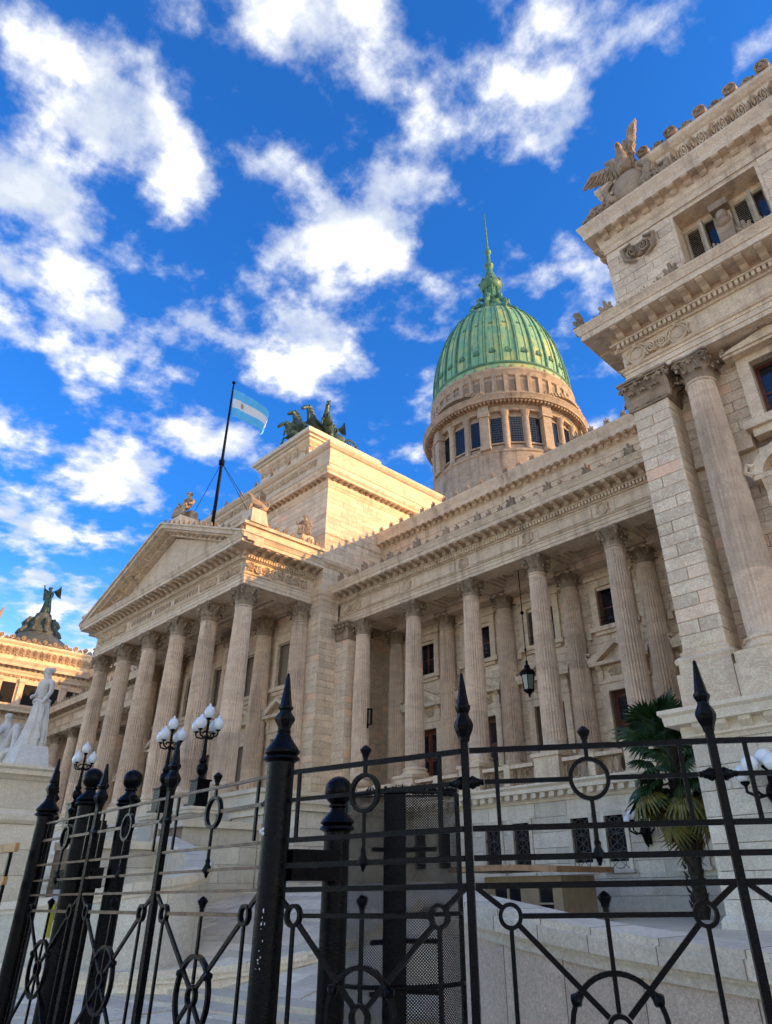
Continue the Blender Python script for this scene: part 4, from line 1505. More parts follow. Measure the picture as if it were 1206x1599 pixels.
        wf = part('window_surround', MB().box(c - .93, c - .63, 15.55, 15.80, 11.35, 13.05).box(c + .63, c + .93, 15.55, 15.80, 11.35, 13.05).box(c - .93, c + .93, 15.56, 15.80, 13.05, 13.25)
                  .box(c - 1.12, c + 1.12, 15.30, 15.80, 13.25, 13.33).prism([(c - 1.15, 13.33), (c + 1.15, 13.33), (c + 1.15, 13.38), (c, 13.60), (c - 1.15, 13.38)], 'y', 15.24, 15.8)
                  .box(c - 1.12, c + 1.12, 15.36, 15.80, 11.13, 11.35).box(c - .98, c + .98, 15.48, 15.80, 10.92, 11.13).box(c - .5, c + .5, 15.44, 15.8, 10.7, 10.92), MARBLE, PAL)
        casement(c, 15.98, 11.35, 13.05, .63, wf)
        link('antefix', ANTE, wf, TR(c, 15.2, 13.58, 0, .7))
        link('antefix', ANTE, wf, TR(c - 1.08, 15.25, 13.37, 0, .45))
        lw = part('window_surround', MB().box(c - .95, c - .63, 15.55, 15.80, 6.1, 8.9).box(c + .63, c + .95, 15.55, 15.80, 6.1, 8.9).box(c - .95, c + .95, 15.56, 15.80, 8.9, 9.2).box(c - .88, c + .88, 15.6, 15.8, 9.2, 9.72)
                  .box(c - 1.22, c + 1.22, 15.30, 15.80, 9.72, 9.84), MARBLE, PAL)
        bagp = MB()
        arc = [(c + 1.25 * math.cos(t) , 9.84 + .78 * math.sin(t)) for t in [PI * k / 14 for k in range(15)]]
        inn = [(c + .98 * math.cos(t), 9.84 + .55 * math.sin(t)) for t in [PI * k / 14 for k in range(15)]]
        for k in range(14):
            bagp.prism([arc[k], arc[k + 1], inn[k + 1], inn[k]], 'y', 15.28, 15.8)
        bagp.prism([(c + .97 * math.cos(t), 9.85 + .54 * math.sin(t)) for t in [PI * k / 14 for k in range(15)]], 'y', 15.62, 15.8)
        for s in (-1, 1):
            bagp.prism([(15.8, 8.8), (15.5, 8.9), (15.40, 9.2), (15.46, 9.45), (15.32, 9.72), (15.8, 9.72)], 'x', c + s * .95 - .12, c + s * .95 + .12)
            bagp.tube([(c + s * 1.2, 15.3, 9.84), (c + s * 1.36, 15.28, 9.98), (c + s * 1.28, 15.28, 10.15), (c + s * 1.14, 15.28, 10.06)], .06, 5)
        part('segmental_pediment', bagp, MARBLE, lw)
        door_leaves(c, 16.0, 6.1, 8.9, .63, lw)
    else:
        bag = MB()
        ashlar(wl, (mx(-6.40), 15.7), (mx(-6.40), 22), 4.9, 13.45, .312, .85, None, (), False, bag)
        stuff(part('stone_blocks', bag, BLOCK, wl))
    # entablature
    ep = pathm([(-6.46, 21.9), (-6.46, 14.85), (XR, 14.85)])
    ar, fr, co = entablature(ep, 13.61, 14.06, 14.72, 15.18, 15.60, .86, MOD_W, .50, back=1.2, single=single, dent=(.085, .055))
    if not m:
        for x in (-5.98, -4.78):
            link('medallion', MEDAL, fr, TR(x, 14.88, 14.38, 0, 1.0))
        link('scroll_relief', SCROLL, fr, TR(-5.38, 14.88, 14.38, 0, (.55, 1.3, .9)))
        part('frieze_panel', MB().box(-4.25, 2.0, 14.868, 14.892, 14.16, 14.63).box(-4.29, -4.24, 14.85, 14.9, 14.12, 14.66), MARBLE, fr)
        for i, (x, y, ang) in enumerate(along((-6.9, 14.25), (2.6, 14.25), .40)):
            q = i % 5
            if q in (3,): continue
            link('antefix', ANTEL if q == 1 else ANTE, co, TR(x, y, 15.60, 0, random.uniform(.72, .88)))
        link('antefix', ANTEL, co, TR(-7.15, 14.2, 15.60, -PI / 4, 1.05))
    mb = MB()
    bx(mb, -6.3, XR, 14.9, 22, 15.3, 15.56)
    part('terrace', mb, MARBLE, PAL)
    # attic storey
    holes = [(-4.15, -1.65, 16.05, 18.3)]
    mb = MB()
    if not m:
        holed(mb, -6.14, XR, 14.76, 15.40, 15.5, 18.6, holes, 24)
    else:
        bx(mb, -6.14, XR, 14.76, 30, 15.5, 18.6)
    aw = part('attic_storey', mb, BLOCK if m else JOINT, PAL)
    if not m:
        ashlar(aw, (-6.2, 14.76), (-4.15, 14.76), 15.56, 18.35, .31, .75, None, (), True, depth=.055)
        bag = MB()
        ashlar(aw, (-4.15, 14.76), (-1.65, 14.76), 18.3, 18.35, .31, .8, None, (), False, bag, depth=.055)
        ashlar(aw, (-1.65, 14.76), (XR, 14.76), 15.56, 18.35, .31, .8, None, (), False, bag, depth=.055)
        ashlar(aw, (-6.14, 24), (-6.14, 14.7), 15.56, 18.35, .31, .8, None, (), False, bag, depth=.055)
        stuff(part('stone_blocks', bag, BLOCK, aw))
        # lining of the loggia, shutters and the herm between them
        lin = part('loggia_lining', MB().box(-4.15, -4.06, 14.72, 15.39, 16.05, 18.3).box(-1.74, -1.65, 14.72, 15.39, 16.05, 18.3).box(-4.06, -1.74, 14.72, 15.39, 18.2, 18.3)
                   .box(-4.06, -1.74, 15.30, 15.39, 17.98, 18.2).box(-3.10, -2.70, 15.18, 15.39, 16.05, 17.98), MARBLE, aw)
        for (a, b) in ((-4.04, -3.12), (-2.68, -1.76)):
            cc = (a + b) / 2
            sh = part('shutter_window', MB().box(a, a + .08, 15.28, 15.36, 16.05, 17.98).box(b - .08, b, 15.28, 15.36, 16.05, 17.98).box(a + .08, b - .08, 15.28, 15.36, 17.88, 17.98).box(cc - .05, cc + .05, 15.26, 15.35, 16.05, 17.88), SHUTTER, aw)
            part('pane', MB().box(a + .08, b - .08, 15.345, 15.355, 16.05, 17.88), GLASS, sh)
            lv = MB()
            for (p, q) in ((a + .10, cc - .06),):
                for k in range(26):
                    z = 16.1 + k * .068
                    lv.add([(p, 15.30, z), (q, 15.30, z), (q, 15.335, z + .05), (p, 15.335, z + .05)], [(0, 1, 2, 3)])
            lv.box(cc + .06, cc + .14, 15.02, 15.28, 16.1, 17.86)
            part('shutter', lv, SHUTTER, sh)
        hm = MB()
        hm.frus((-3.06, -2.74, 15.0, 15.17), 16.05, (-3.12, -2.68, 14.94, 15.17), 17.2)
        hm.ball((-2.9, 15.02, 17.5), .17, 10, 8, sz=1.25).ball((-2.9, 15.06, 17.2), .25, 10, 6, sz=.6)
        hm.box(-3.15, -2.65, 14.88, 15.17, 17.75, 17.98)
        part('herm', hm, CARVED, aw, 45.0)
        cart = MB()
        cart.join(mb_of(SCROLL), TR(-5.15, 14.70, 17.75, 0, (.55, 2.2, 1.0)))
        cart.ball((-5.15, 14.66, 17.75), .2, 10, 7, sy=.5, sz=1.3)
        for s in (-1, 1):
            cart.tube([(-5.15 + s * .2, 14.62, 18.1), (-5.15 + s * .5, 14.60, 18.0), (-5.15 + s * .45, 14.62, 17.6), (-5.15 + s * .15, 14.62, 17.35)], [.05, .08, .07, .03], 6)
        part('cartouche', cart, CARVED, aw, 50.0)
    else:
        X = mx(-6.14)
        for k, y in enumerate((15.6, 17.4, 19.2, 21.0, 22.8)):
            w = part('attic_window', MB().box(X + .001, X + .03, y + .15, y + 1.25, 16.0, 17.7), DARK, aw)
            part('pilaster', MB().box(X + .001, X + .2, y - .35, y + .02, 15.6, 18.1).box(X + .001, X + .28, y - .42, y + .1, 17.8, 18.1), MARBLE, aw)
        for k in range(14):
            link('scroll_relief', SCROLL, aw, TR(X + .02, 15.0 + k * .7, 18.25, PI / 2, (.5, 1.5, .5)))
    up_ = pathm([(-6.2, 29.9 if m else 24.0), (-6.2, 14.70), (XR, 14.70)])
    uc = part('upper_cornice', MB().sweep([(-.4, 18.35), (.03, 18.35), (.03, 18.55), (.08, 18.62), (.12, 18.85), (.16, 19.0), (-.4, 19.0)], up_)
              .sweep([(-.4, 19.0), (.42, 19.0), (.43, 19.2), (.48, 19.32), (.54, 19.45), (.54, 19.52), (-.4, 19.52)], up_), MARBLE, PAL)
    bag = MB()
    for a, b in zip(up_, up_[1:]):
        ang = math.atan2(b[1] - a[1], b[0] - a[0])
        place_row('modillion', MOD_B, uc, (a[0] + math.sin(ang) * .10, a[1] - math.cos(ang) * .10), (b[0] + math.sin(ang) * .10, b[1] - math.cos(ang) * .10), .44, 19.0, single, bag)
    if not single: stuff(part('modillion_band', bag, CARVED, uc))
    # parapet with running scroll and crest
    pp = pathm([(-5.98, 29.5 if m else 20.6), (-5.98, 14.85), (XR, 14.85)])
    pa = part('parapet', MB().sweep([(-.5, 19.52), (.10, 19.52), (.10, 19.66), (.0, 19.72), (.0, 20.95), (.06, 21.0), (.16, 21.15), (.16, 21.28), (-.5, 21.28)], pp), MARBLE, PAL)
    mb = MB()
    bx(mb, -5.7, XR, 15.2, 29.4 if m else 20.6, 20.6, 21.0)
    part('roof_slab', mb, SLATE, pa)
    for a, b in zip(pp, pp[1:]):
        for (x, y, ang) in along(a, b, 1.15):
            link('scroll_relief', SCROLLB, pa, TR(x, y, 20.4, ang, (.46, 2.2, 1.45)))
        for i, (x, y, ang) in enumerate(along(a, b, .46)):
            link('crest_rosette', CREST, pa, TR(x, y, 21.28, ang, 1.35 if i % 2 else .85))


BRK = MB().prism([(0.02, 0), (0.02, -.2), (-.14, -.22), (-.32, -.08), (-.34, 0)], 'x', -.11, .11).mesh('bracket', COPING)
pavilion(False)
pavilion(True)

# ------------------------------------------------------------------ drum and dome
DX, DY = CX, 50.9


N = 24
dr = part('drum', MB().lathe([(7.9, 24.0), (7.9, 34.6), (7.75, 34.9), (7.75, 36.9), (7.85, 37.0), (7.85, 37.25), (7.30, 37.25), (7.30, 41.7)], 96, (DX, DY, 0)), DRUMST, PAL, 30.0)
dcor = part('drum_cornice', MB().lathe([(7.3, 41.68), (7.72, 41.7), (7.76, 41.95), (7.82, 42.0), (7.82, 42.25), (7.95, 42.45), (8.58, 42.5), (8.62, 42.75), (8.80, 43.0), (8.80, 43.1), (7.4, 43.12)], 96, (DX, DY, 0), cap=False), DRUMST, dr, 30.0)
bag = MB()
for k in range(132):
    a = 2 * PI * k / 132
    bag.join(MB().box(-.10, .10, -.62, .0, 42.26, 42.49), TR(DX + 7.83 * math.cos(a), DY + 7.83 * math.sin(a), 0, a + PI / 2))
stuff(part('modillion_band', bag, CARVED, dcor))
W2, ZW0, ZW1 = .62, 38.15, 41.1
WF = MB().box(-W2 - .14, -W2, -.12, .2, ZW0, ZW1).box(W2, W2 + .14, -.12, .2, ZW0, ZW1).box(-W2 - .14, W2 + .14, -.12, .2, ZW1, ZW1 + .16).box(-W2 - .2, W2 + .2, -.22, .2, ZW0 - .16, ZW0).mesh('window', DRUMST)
WG = MB().box(-W2, W2, -.04, .2, ZW0, ZW1).mesh('window_pane', GLASS)
br = MB()
for k in range(1, 5): br.box(-W2 + 2 * W2 * k / 5 - .015, -W2 + 2 * W2 * k / 5 + .015, -.065, -.04, ZW0, ZW1)
for k in range(1, 11): br.box(-W2, W2, -.067, -.04, ZW0 + (ZW1 - ZW0) * k / 11 - .015, ZW0 + (ZW1 - ZW0) * k / 11 + .015)
WB = br.mesh('glazing_bars', IRON)
WP = MB().box(-W2, W2, -.10, .1, ZW0 - .80, ZW0 - .28).mesh('apron_panel', DRUMST)
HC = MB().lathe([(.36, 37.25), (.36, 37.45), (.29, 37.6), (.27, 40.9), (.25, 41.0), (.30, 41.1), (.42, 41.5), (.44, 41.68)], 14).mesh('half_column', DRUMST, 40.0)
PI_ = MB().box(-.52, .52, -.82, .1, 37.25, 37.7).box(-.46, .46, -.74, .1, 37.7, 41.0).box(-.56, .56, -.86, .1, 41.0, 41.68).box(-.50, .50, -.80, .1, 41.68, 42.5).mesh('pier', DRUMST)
for k in range(N):
    a = PI / 12 * k
    R0 = 7.30
    M = TR(DX + R0 * math.cos(a), DY + R0 * math.sin(a), 0, a + PI / 2)
    link('window', WF, dr, M)
    link('window_pane', WG, dr, M)
    link('glazing_bars', WB, dr, M)
    link('apron_panel', WP, dr, M)
    b = a + PI / 24
    if k % 3 == 1:
        link('pier', PI_, dr, TR(DX + R0 * math.cos(b), DY + R0 * math.sin(b), 0, b + PI / 2))
    else:
        link('half_column', HC, dr, TR(DX + 7.55 * math.cos(b), DY + 7.55 * math.sin(b), 0))
# low gables over the four cardinal bays
for k in range(4):
    a = k * PI / 2
    M = TR(DX + 7.6 * math.cos(a), DY + 7.6 * math.sin(a), 43.1, a + PI / 2)
    w = 3.3
    mb = MB()
    outp = [(w * math.cos(PI - PI * q / 18), 1.15 * math.sin(PI * q / 18)) for q in range(19)]
    inp = [(w * .86 * math.cos(PI - PI * q / 18), .80 * math.sin(PI * q / 18)) for q in range(19)]
    bend = lambda x: -1.0 + .16 * x * x / 2.2
    for q in range(18):
        xm = (outp[q][0] + outp[q + 1][0]) / 2
        mb.prism([outp[q], outp[q + 1], inp[q + 1], inp[q]], 'y', -1.0 + x_off(xm), .9) if False else mb.prism([outp[q], outp[q + 1], inp[q + 1], inp[q]], 'y', -.95 + .062 * xm * xm, .9)
    mb.prism(inp, 'y', -.2, .9)
    link('segmental_pediment', mb.mesh('segmental_pediment', DRUMST), dr, M)
    for s_ in (-1, 1):
        aa = a + s_ * PI / 8
        link('antefix', ANTEL, dr, TR(DX + 8.3 * math.cos(aa), DY + 8.3 * math.sin(aa), 43.1, aa + PI / 2, 1.3))
# ring attic below the dome
ring = part('dome_attic', MB().lathe([(7.65, 43.1), (7.65, 43.9), (7.45, 44.0), (7.45, 46.0), (7.65, 46.1), (7.75, 46.5), (7.88, 46.7), (7.88, 46.9), (7.5, 46.95)], 96, (DX, DY, 0)), DRUMST, PAL, 30.0)
bagr = MB()
for k in range(40):
    a = 2 * PI * (k + .5) / 40
    M = TR(DX + 7.42 * math.cos(a), DY + 7.42 * math.sin(a), 0, a + PI / 2)
    link('attic_pier', MB().box(-.22, .22, -.22, .1, 43.9, 46.1).mesh('attic_pier', DRUMST) if k == 0 else bpy.data.meshes['attic_pier'], ring, M)
    a2 = 2 * PI * k / 40
    M2 = TR(DX + 7.42 * math.cos(a2), DY + 7.42 * math.sin(a2), 0, a2 + PI / 2)
    link('attic_opening', MB().box(-.33, .33, -.05, .1, 44.35, 45.65).mesh('attic_opening', JOINT) if k == 0 else bpy.data.meshes['attic_opening'], ring, M2)
for k in range(40):
    a = 2 * PI * k / 40
    link('antefix', ANTE, ring, TR(DX + 7.75 * math.cos(a), DY + 7.75 * math.sin(a), 46.9, a + PI / 2, 1.0))
# copper shell
prof = [(7.55, 46.9), (7.62, 47.3), (7.62, 47.7)]
for i in range(25):
    t = i / 24
    ang = t * RAD(80)
    prof.append((7.5 * math.cos(ang) ** .84, 47.9 + 12.75 * math.sin(ang) ** 1.02))
dome = part('dome', MB().lathe(prof, 96, (DX, DY, 0)), PATINA, PAL, 30.0)
ribs = []


def dome_pt(t, a, out=0.0):
    ang = t * RAD(80)
    r = 7.5 * math.cos(ang) ** .84 + out
    return Vector((DX + r * math.cos(a), DY + r * math.sin(a), 47.9 + 12.75 * math.sin(ang) ** 1.02))


rib = MB().tube([(dome_pt(q / 20, 0, .05) - Vector((DX, DY, 0))) for q in range(21)], [.13 - .06 * q / 20 for q in range(21)], 6).mesh('rib', PATINAD, True)
for k in range(28):
    link('rib', rib, dome, TR(DX, DY, 0, 2 * PI * k / 28))
rib2 = MB().tube([(dome_pt(q / 20, 0, .02) - Vector((DX, DY, 0))) for q in range(21)], .04, 4).mesh('seam', PATINAD, True)
for k in range(56):
    link('seam', rib2, dome, TR(DX, DY, 0, 2 * PI * (k + .25 + .0) / 56))
orn = antefix_mesh(.9, .95)
orn.materials.clear(); orn.materials.append(PATINAD)
for (t, s) in ((.08, .85), (.36, .5), (.60, .4)):
    for k in range(28):
        a = 2 * PI * (k + .5) / 28
        p = dome_pt(t, a, .0)
        link('copper_ornament', orn, dome, TR(p.x, p.y, p.z, a + PI / 2, s, rx=-RAD(10 + 60 * t)))
part('dome_band', MB().lathe([(7.66, 47.6), (7.75, 47.75), (7.66, 47.95), (7.5, 48.0)], 96, (DX, DY, 0), cap=False), PATINAD, dome, 30.0)
# finial: scrolled foot, lantern, cap, spire
fin = part('finial', MB().lathe([(2.5, 60.2), (2.7, 60.5), (2.6, 60.9), (2.0, 61.3), (1.5, 62.0), (1.2, 62.9), (1.05, 63.6), (1.15, 63.8)], 32, (DX, DY, 0)), PATINAD, PAL, 40.0)
for k in range(8):
    a = 2 * PI * (k + .5) / 8
    c, s = math.cos(a), math.sin(a)
    part('scroll_bracket', MB().tube([(DX + r * c, DY + r * s, z) for (r, z) in ((2.6, 60.4), (2.95, 60.9), (2.75, 61.6), (2.2, 61.9), (1.9, 62.6), (1.95, 63.1), (1.5, 63.5), (1.1, 63.5))], .26, 6), PATINAD, fin, True)
part('lantern', MB().lathe([(1.0, 63.8), (.85, 64.0), (.85, 65.4), (1.15, 65.6), (1.3, 65.9), (1.42, 66.3), (1.38, 66.6), (1.1, 66.8), (.85, 67.4), (.6, 68.2), (.42, 68.9), (.34, 69.3), (.55, 69.6), (.6, 69.9), (.38, 70.2), (.26, 70.9), (.24, 71.9), (.42, 72.1), (.44, 72.4), (.26, 72.6), (.16, 73.2), (.13, 76.0), (.05, 79.6)], 20, (DX, DY, 0)), PATINAD, fin, 40.0)
for k in range(8):
    a = 2 * PI * k / 8
    part('lantern_post', MB().tube([(DX + .98 * math.cos(a), DY + .98 * math.sin(a), 63.8), (DX + 1.0 * math.cos(a), DY + 1.0 * math.sin(a), 65.6)], .11, 6), PATINAD, fin)
    part('knob', MB().ball((DX + 1.40 * math.cos(a), DY + 1.40 * math.sin(a), 66.5), .2, 7, 6), PATINAD, fin, True)


# ------------------------------------------------------------------ sculpture
def skin_mesh(name, joints, edges, mat, sub=1, root=0, extra=None):
    """continuous body grown over a skeleton; joints: list of (x, y, z, rx[, ry])"""
    me = bpy.data.meshes.new(name)
    me.from_pydata([j[:3] for j in joints], edges, [])
    o = bpy.data.objects.new(name + '_tmp', me)
    col.objects.link(o)
    sk = o.modifiers.new('skin', 'SKIN')
    sk.use_smooth_shade = True
    d = me.skin_vertices[0].data
    for i, j in enumerate(joints):
        d[i].radius = (j[3], j[4] if len(j) > 4 else j[3])
        d[i].use_root = (i == root)
    s = o.modifiers.new('sub', 'SUBSURF')
    s.levels = sub
    s.render_levels = sub
    bpy.context.view_layer.update()
    dg = bpy.context.evaluated_depsgraph_get()
    res = bpy.data.meshes.new_from_object(o.evaluated_get(dg))
    bpy.data.objects.remove(o)
    if extra is not None:
        mb = mb_of(res)
        mb.join(extra)
        res = mb.mesh(name, mat, 60.0)
    else:
        res.materials.clear()
        res.materials.append(mat)
        res.polygons.foreach_set('use_smooth', [True] * len(res.polygons))
    res.name = name
    return res


def horse(name, rear=1.0, turn=0.0):
    j = [(0, .95, 1.50, .46, .50), (0, .3, 1.52, .46, .50), (0, -.42, 1.70, .44, .54), (0, -.80, 2.10, .27, .42), (turn * .15, -1.02, 2.55, .19, .32), (turn * .3, -1.18, 2.88, .18, .23),
         (turn * .45, -1.50, 2.66, .15, .18), (turn * .6, -1.80, 2.34, .11, .13),
         (.24, .95, 1.05, .17), (.26, 1.30, .60, .085), (.26, 1.12, .12, .085), (.26, 1.0, .03, .10),
         (-.24, .95, 1.05, .17), (-.26, 1.25, .60, .085), (-.26, 1.02, .12, .085), (-.26, .9, .03, .10),
         (.22, -.75, 1.72, .13), (.24, -1.30, 1.70 + .25 * rear, .085), (.24, -1.34, 1.22 + .2 * rear, .075), (.24, -1.45, 1.10 + .2 * rear, .09),
         (-.22, -.72, 1.62, .13), (-.24, -1.20, 1.40, .085), (-.24, -1.28, .85, .075), (-.24, -1.40, .72, .09),
         (0, 1.42, 1.75, .10), (0, 1.72, 1.45, .12), (0, 1.85, .9, .06)]
    e = [(0, 1), (1, 2), (2, 3), (3, 4), (4, 5), (5, 6), (6, 7), (0, 8), (8, 9), (9, 10), (10, 11), (0, 12), (12, 13), (13, 14), (14, 15), (2, 16), (16, 17), (17, 18), (18, 19), (2, 20), (20, 21), (21, 22), (22, 23), (0, 24), (24, 25), (25, 26)]
    ex = MB()
    for k in range(7):   # mane
        t = k / 6
        ex.tube([(turn * .2 * t, -.52 - .50 * t, 2.32 + .66 * t), (turn * .2 * t + .15 * (-1) ** k, -.28 - .42 * t, 2.22 + .66 * t)], [.15, .05], 5)
    for s in (-1, 1):    # ears
        ex.tube([(turn * .3 + s * .10, -1.12, 3.02), (turn * .3 + s * .12, -1.06, 3.24)], [.08, .02], 5)
    return skin_mesh(name, j, e, BRONZE, 1, 1, ex)


quad = thing('bronze_quadriga', 'dark bronze group of rearing horses drawing a chariot on the attic above the portico', 'sculpture', (CX, 26.0, 29.95))
for k, (x, y, rz, t, r) in enumerate(((-36.9, 24.9, -.25, -.5, 1.0), (-35.7, 24.6, -.10, .3, .6), (-34.65, 24.9, .25, -.3, 1.2), (-33.85, 25.3, .75, .5, .8))):
    link('horse', horse('horse', r, t), quad, TR(x, y, 29.95, rz, .90))
ch = part('chariot', MB().grid(lambda u, v: (CX + .9 + 1.05 * math.cos(PI * (u * 1.0)) , 27.6 - 1.0 * math.sin(PI * u), 30.75 + v * (.9 + .35 * math.sin(PI * u))), 14, 4)
          .box(CX - .1, CX + 1.95, 27.2, 28.6, 30.65, 30.75).tube([(CX + .9, 26.7, 30.7), (CX + .9, 25.2, 30.9)], .07, 6).tube([(CX - .6, 27.8, 30.6), (CX + 2.5, 27.8, 30.6)], .07, 6), BRONZE, quad, True)
for s in (-.55, 2.45):
    mb = MB()
    mb.tube([(CX + s, 27.8 + .62 * math.cos(t), 30.6 + .62 * math.sin(t)) for t in [q * 2 * PI / 20 for q in range(21)]], .085, 6)
    mb.tube([(CX + s - .12, 27.8, 30.6), (CX + s + .12, 27.8, 30.6)], .13, 8)
    for q in range(8):
        a = q * PI / 4
        mb.tube([(CX + s, 27.8, 30.6), (CX + s, 27.8 + .6 * math.cos(a), 30.6 + .6 * math.sin(a))], .045, 5)
    part('wheel', mb, BRONZE, quad, True)


def draped(name, mat, h=2.2, arm=0, wings=False, raise_arm=False):
    """standing draped figure, one continuous body with a folded skirt"""
    ex = MB()

    def skirt(u, v):
        a = 2 * PI * u
        z = v * .56
        r = .20 + .13 * (1 - v) ** 1.2 - .02 * v
        fold = 1 + (.13 * (1 - v * .6)) * math.sin(9 * a + 2.2 * math.sin(2 * a) + 1.5 * v) + .05 * math.sin(17 * a)
        sway = .05 * math.sin(v * 3.0)
        return ((r * fold * math.cos(a) * 1.05 + sway) * h / 2.2 * 1.15, r * fold * math.sin(a) * .86 * h / 2.2 * 1.15, z * h)
    ex.grid(skirt, 72, 12)
    k = h
    j = [(.03, 0, .54 * k, .090 * k, .075 * k), (.02, 0, .66 * k, .076 * k, .060 * k), (.0, -.01 * k, .77 * k, .092 * k, .066 * k), (0, 0, .845 * k, .036 * k), (0, -.01 * k, .885 * k, .044 * k, .052 * k), (0, -.018 * k, .945 * k, .058 * k, .068 * k), (0, -.005 * k, .99 * k, .045 * k),
         (.115 * k, 0, .80 * k, .036 * k), (.15 * k, .0, .66 * k, .030 * k), (.13 * k, -.07 * k, .53 * k, .024 * k), (.115 * k, -.10 * k, .49 * k, .022 * k),
         (-.115 * k, 0, .80 * k, .036 * k)]
    e = [(0, 1), (1, 2), (2, 3), (3, 4), (4, 5), (5, 6), (2, 7), (7, 8), (8, 9), (9, 10), (2, 11)]
    n = len(j)
    if raise_arm:
        j += [(-.20 * k, -.02 * k, .88 * k, .028 * k), (-.22 * k, -.04 * k, 1.02 * k, .022 * k), (-.22 * k, -.05 * k, 1.07 * k, .024 * k)]
    else:
        j += [(-.16 * k, .01 * k, .67 * k, .030 * k), (-.10 * k, -.09 * k, .60 * k, .024 * k), (-.03 * k, -.12 * k, .62 * k, .022 * k)]
    e += [(11, n), (n, n + 1), (n + 1, n + 2)]
    # hair knot and the roll of cloth at the waist
    ex.ball((0, .045 * k, .965 * k), .038 * k, 8, 6)
    ex.tube([(.10 * k * math.cos(t) * 1.05, .085 * k * math.sin(t), (.555 + .012 * math.sin(3 * t)) * k) for t in [q * 2 * PI / 16 for q in range(17)]], .018 * k, 6)
    ex.tube([(.10 * k, -.08 * k, .55 * k), (.15 * k, -.06 * k, .42 * k), (.13 * k, -.05 * k, .25 * k), (.16 * k, -.04 * k, .08 * k)], [.02 * k, .035 * k, .03 * k, .04 * k], 6)
    ex.tube([(-.05 * k, -.04 * k, .90 * k), (-.02 * k, -.068 * k, .935 * k), (0.0, -.085 * k, .925 * k), (0, -.07 * k, .905 * k)], .010 * k, 5)
    if wings:
        for s in (-1, 1):
            ex.grid(lambda u, v: (s * (.06 + .26 * u) * k, (.06 + .10 * v + .05 * math.sin(PI * u)) * k, (.80 + .18 * u - .42 * v * u ** .7 + .05) * k), 6, 5)
            ex.grid(lambda u, v: (s * (.06 + .26 * u) * k, (.09 + .10 * v + .05 * math.sin(PI * u)) * k, (.80 + .18 * u - .42 * v * u ** .7 + .05) * k), 6, 5)
    return skin_mesh(name, j, e, mat, 1, 0, ex)


def seated(name, mat, h=1.5):
    """seated stone figure, knees forward under a fall of drapery"""
    k = h
    ex = MB()
    ex.frus((-.26 * k, .26 * k, -.02 * k, .34 * k), 0, (-.24 * k, .24 * k, .02 * k, .32 * k), .36 * k)
    for q in range(9):      # folds hanging from the lap
        x = (-.22 + .055 * q) * k
        ex.tube([(x, -.24 * k - .03 * k * math.cos(q * 2.1), .47 * k), (x * 1.08, -.31 * k - .02 * k * (q % 2), .25 * k), (x * 1.15, -.33 * k, .02 * k)], [.03 * k, .042 * k, .05 * k], 6)
    for q in range(5):      # folds across the chest
        ex.tube([(-.16 * k, -.05 * k, (.60 + .055 * q) * k), (0, -.12 * k, (.57 + .05 * q) * k), (.17 * k, -.03 * k, (.66 + .05 * q) * k)], .020 * k, 5)
    ex.tube([(.10 * k * math.cos(t), .03 * k + .10 * k * math.sin(t), 1.06 * k) for t in [q * 2 * PI / 12 for q in range(13)]], .028 * k, 6)
    j = [(0, .10 * k, .42 * k, .17 * k), (0, .09 * k, .60 * k, .135 * k), (0, .07 * k, .77 * k, .165 * k, .12 * k), (0, .04 * k, .89 * k, .055 * k), (0, .0 * k, 1.0 * k, .085 * k, .10 * k), (0, .01 * k, 1.07 * k, .06 * k),
         (.13 * k, -.22 * k, .46 * k, .10 * k), (.14 * k, -.27 * k, .10 * k, .075 * k), (-.13 * k, -.20 * k, .46 * k, .10 * k), (-.15 * k, -.24 * k, .10 * k, .075 * k),
         (.22 * k, .05 * k, .76 * k, .065 * k), (.31 * k, -.02 * k, .58 * k, .055 * k), (.22 * k, -.18 * k, .54 * k, .045 * k), (-.22 * k, .05 * k, .76 * k, .065 * k), (-.34 * k, .0 * k, .62 * k, .055 * k), (-.36 * k, -.14 * k, .74 * k, .045 * k)]
    e = [(0, 1), (1, 2), (2, 3), (3, 4), (4, 5), (0, 6), (6, 7), (0, 8), (8, 9), (2, 10), (10, 11), (11, 12), (2, 13), (13, 14), (14, 15)]
    return skin_mesh(name, j, e, mat, 1, 0, ex)


link('charioteer', draped('charioteer', BRONZE, 2.5, wings=True, raise_arm=True), quad, TR(CX + .95, 27.3, 30.75, .3))

# figures on the portico roof, each on its own stone block
st = thing('roof_statue', 'weathered seated stone figure on block at the apex of the pediment', 'statue', (CX, 17.0, 20.3), group='stone statues on the portico roof')
link('figure', seated('figure', CARVED, 1.75), st, TR(CX, 17.0, 21.5, .25))
part('block', MB().frus((CX - .8, CX + .8, 16.3, 17.8), 20.3, (CX - .55, CX + .55, 16.4, 17.6), 21.5), MARBLE, st)
st = thing('roof_statue', 'sunlit crouching stone griffin on the right corner of the pediment', 'statue', (-27.5, 16.4, 17.5), group='stone statues on the portico roof')
part('block', MB().frus((-28.1, -27.0, 15.9, 16.9), 17.5, (-28.0, -27.15, 16.0, 16.8), 18.35), MARBLE, st)
gx = MB()
for s in (-1, 1):
    gx.grid(lambda u, v: (s * (.10 + .30 * u) * 1.0, .10 + .35 * v, .55 + .75 * u ** .8 * (1 - .5 * v)), 6, 4)
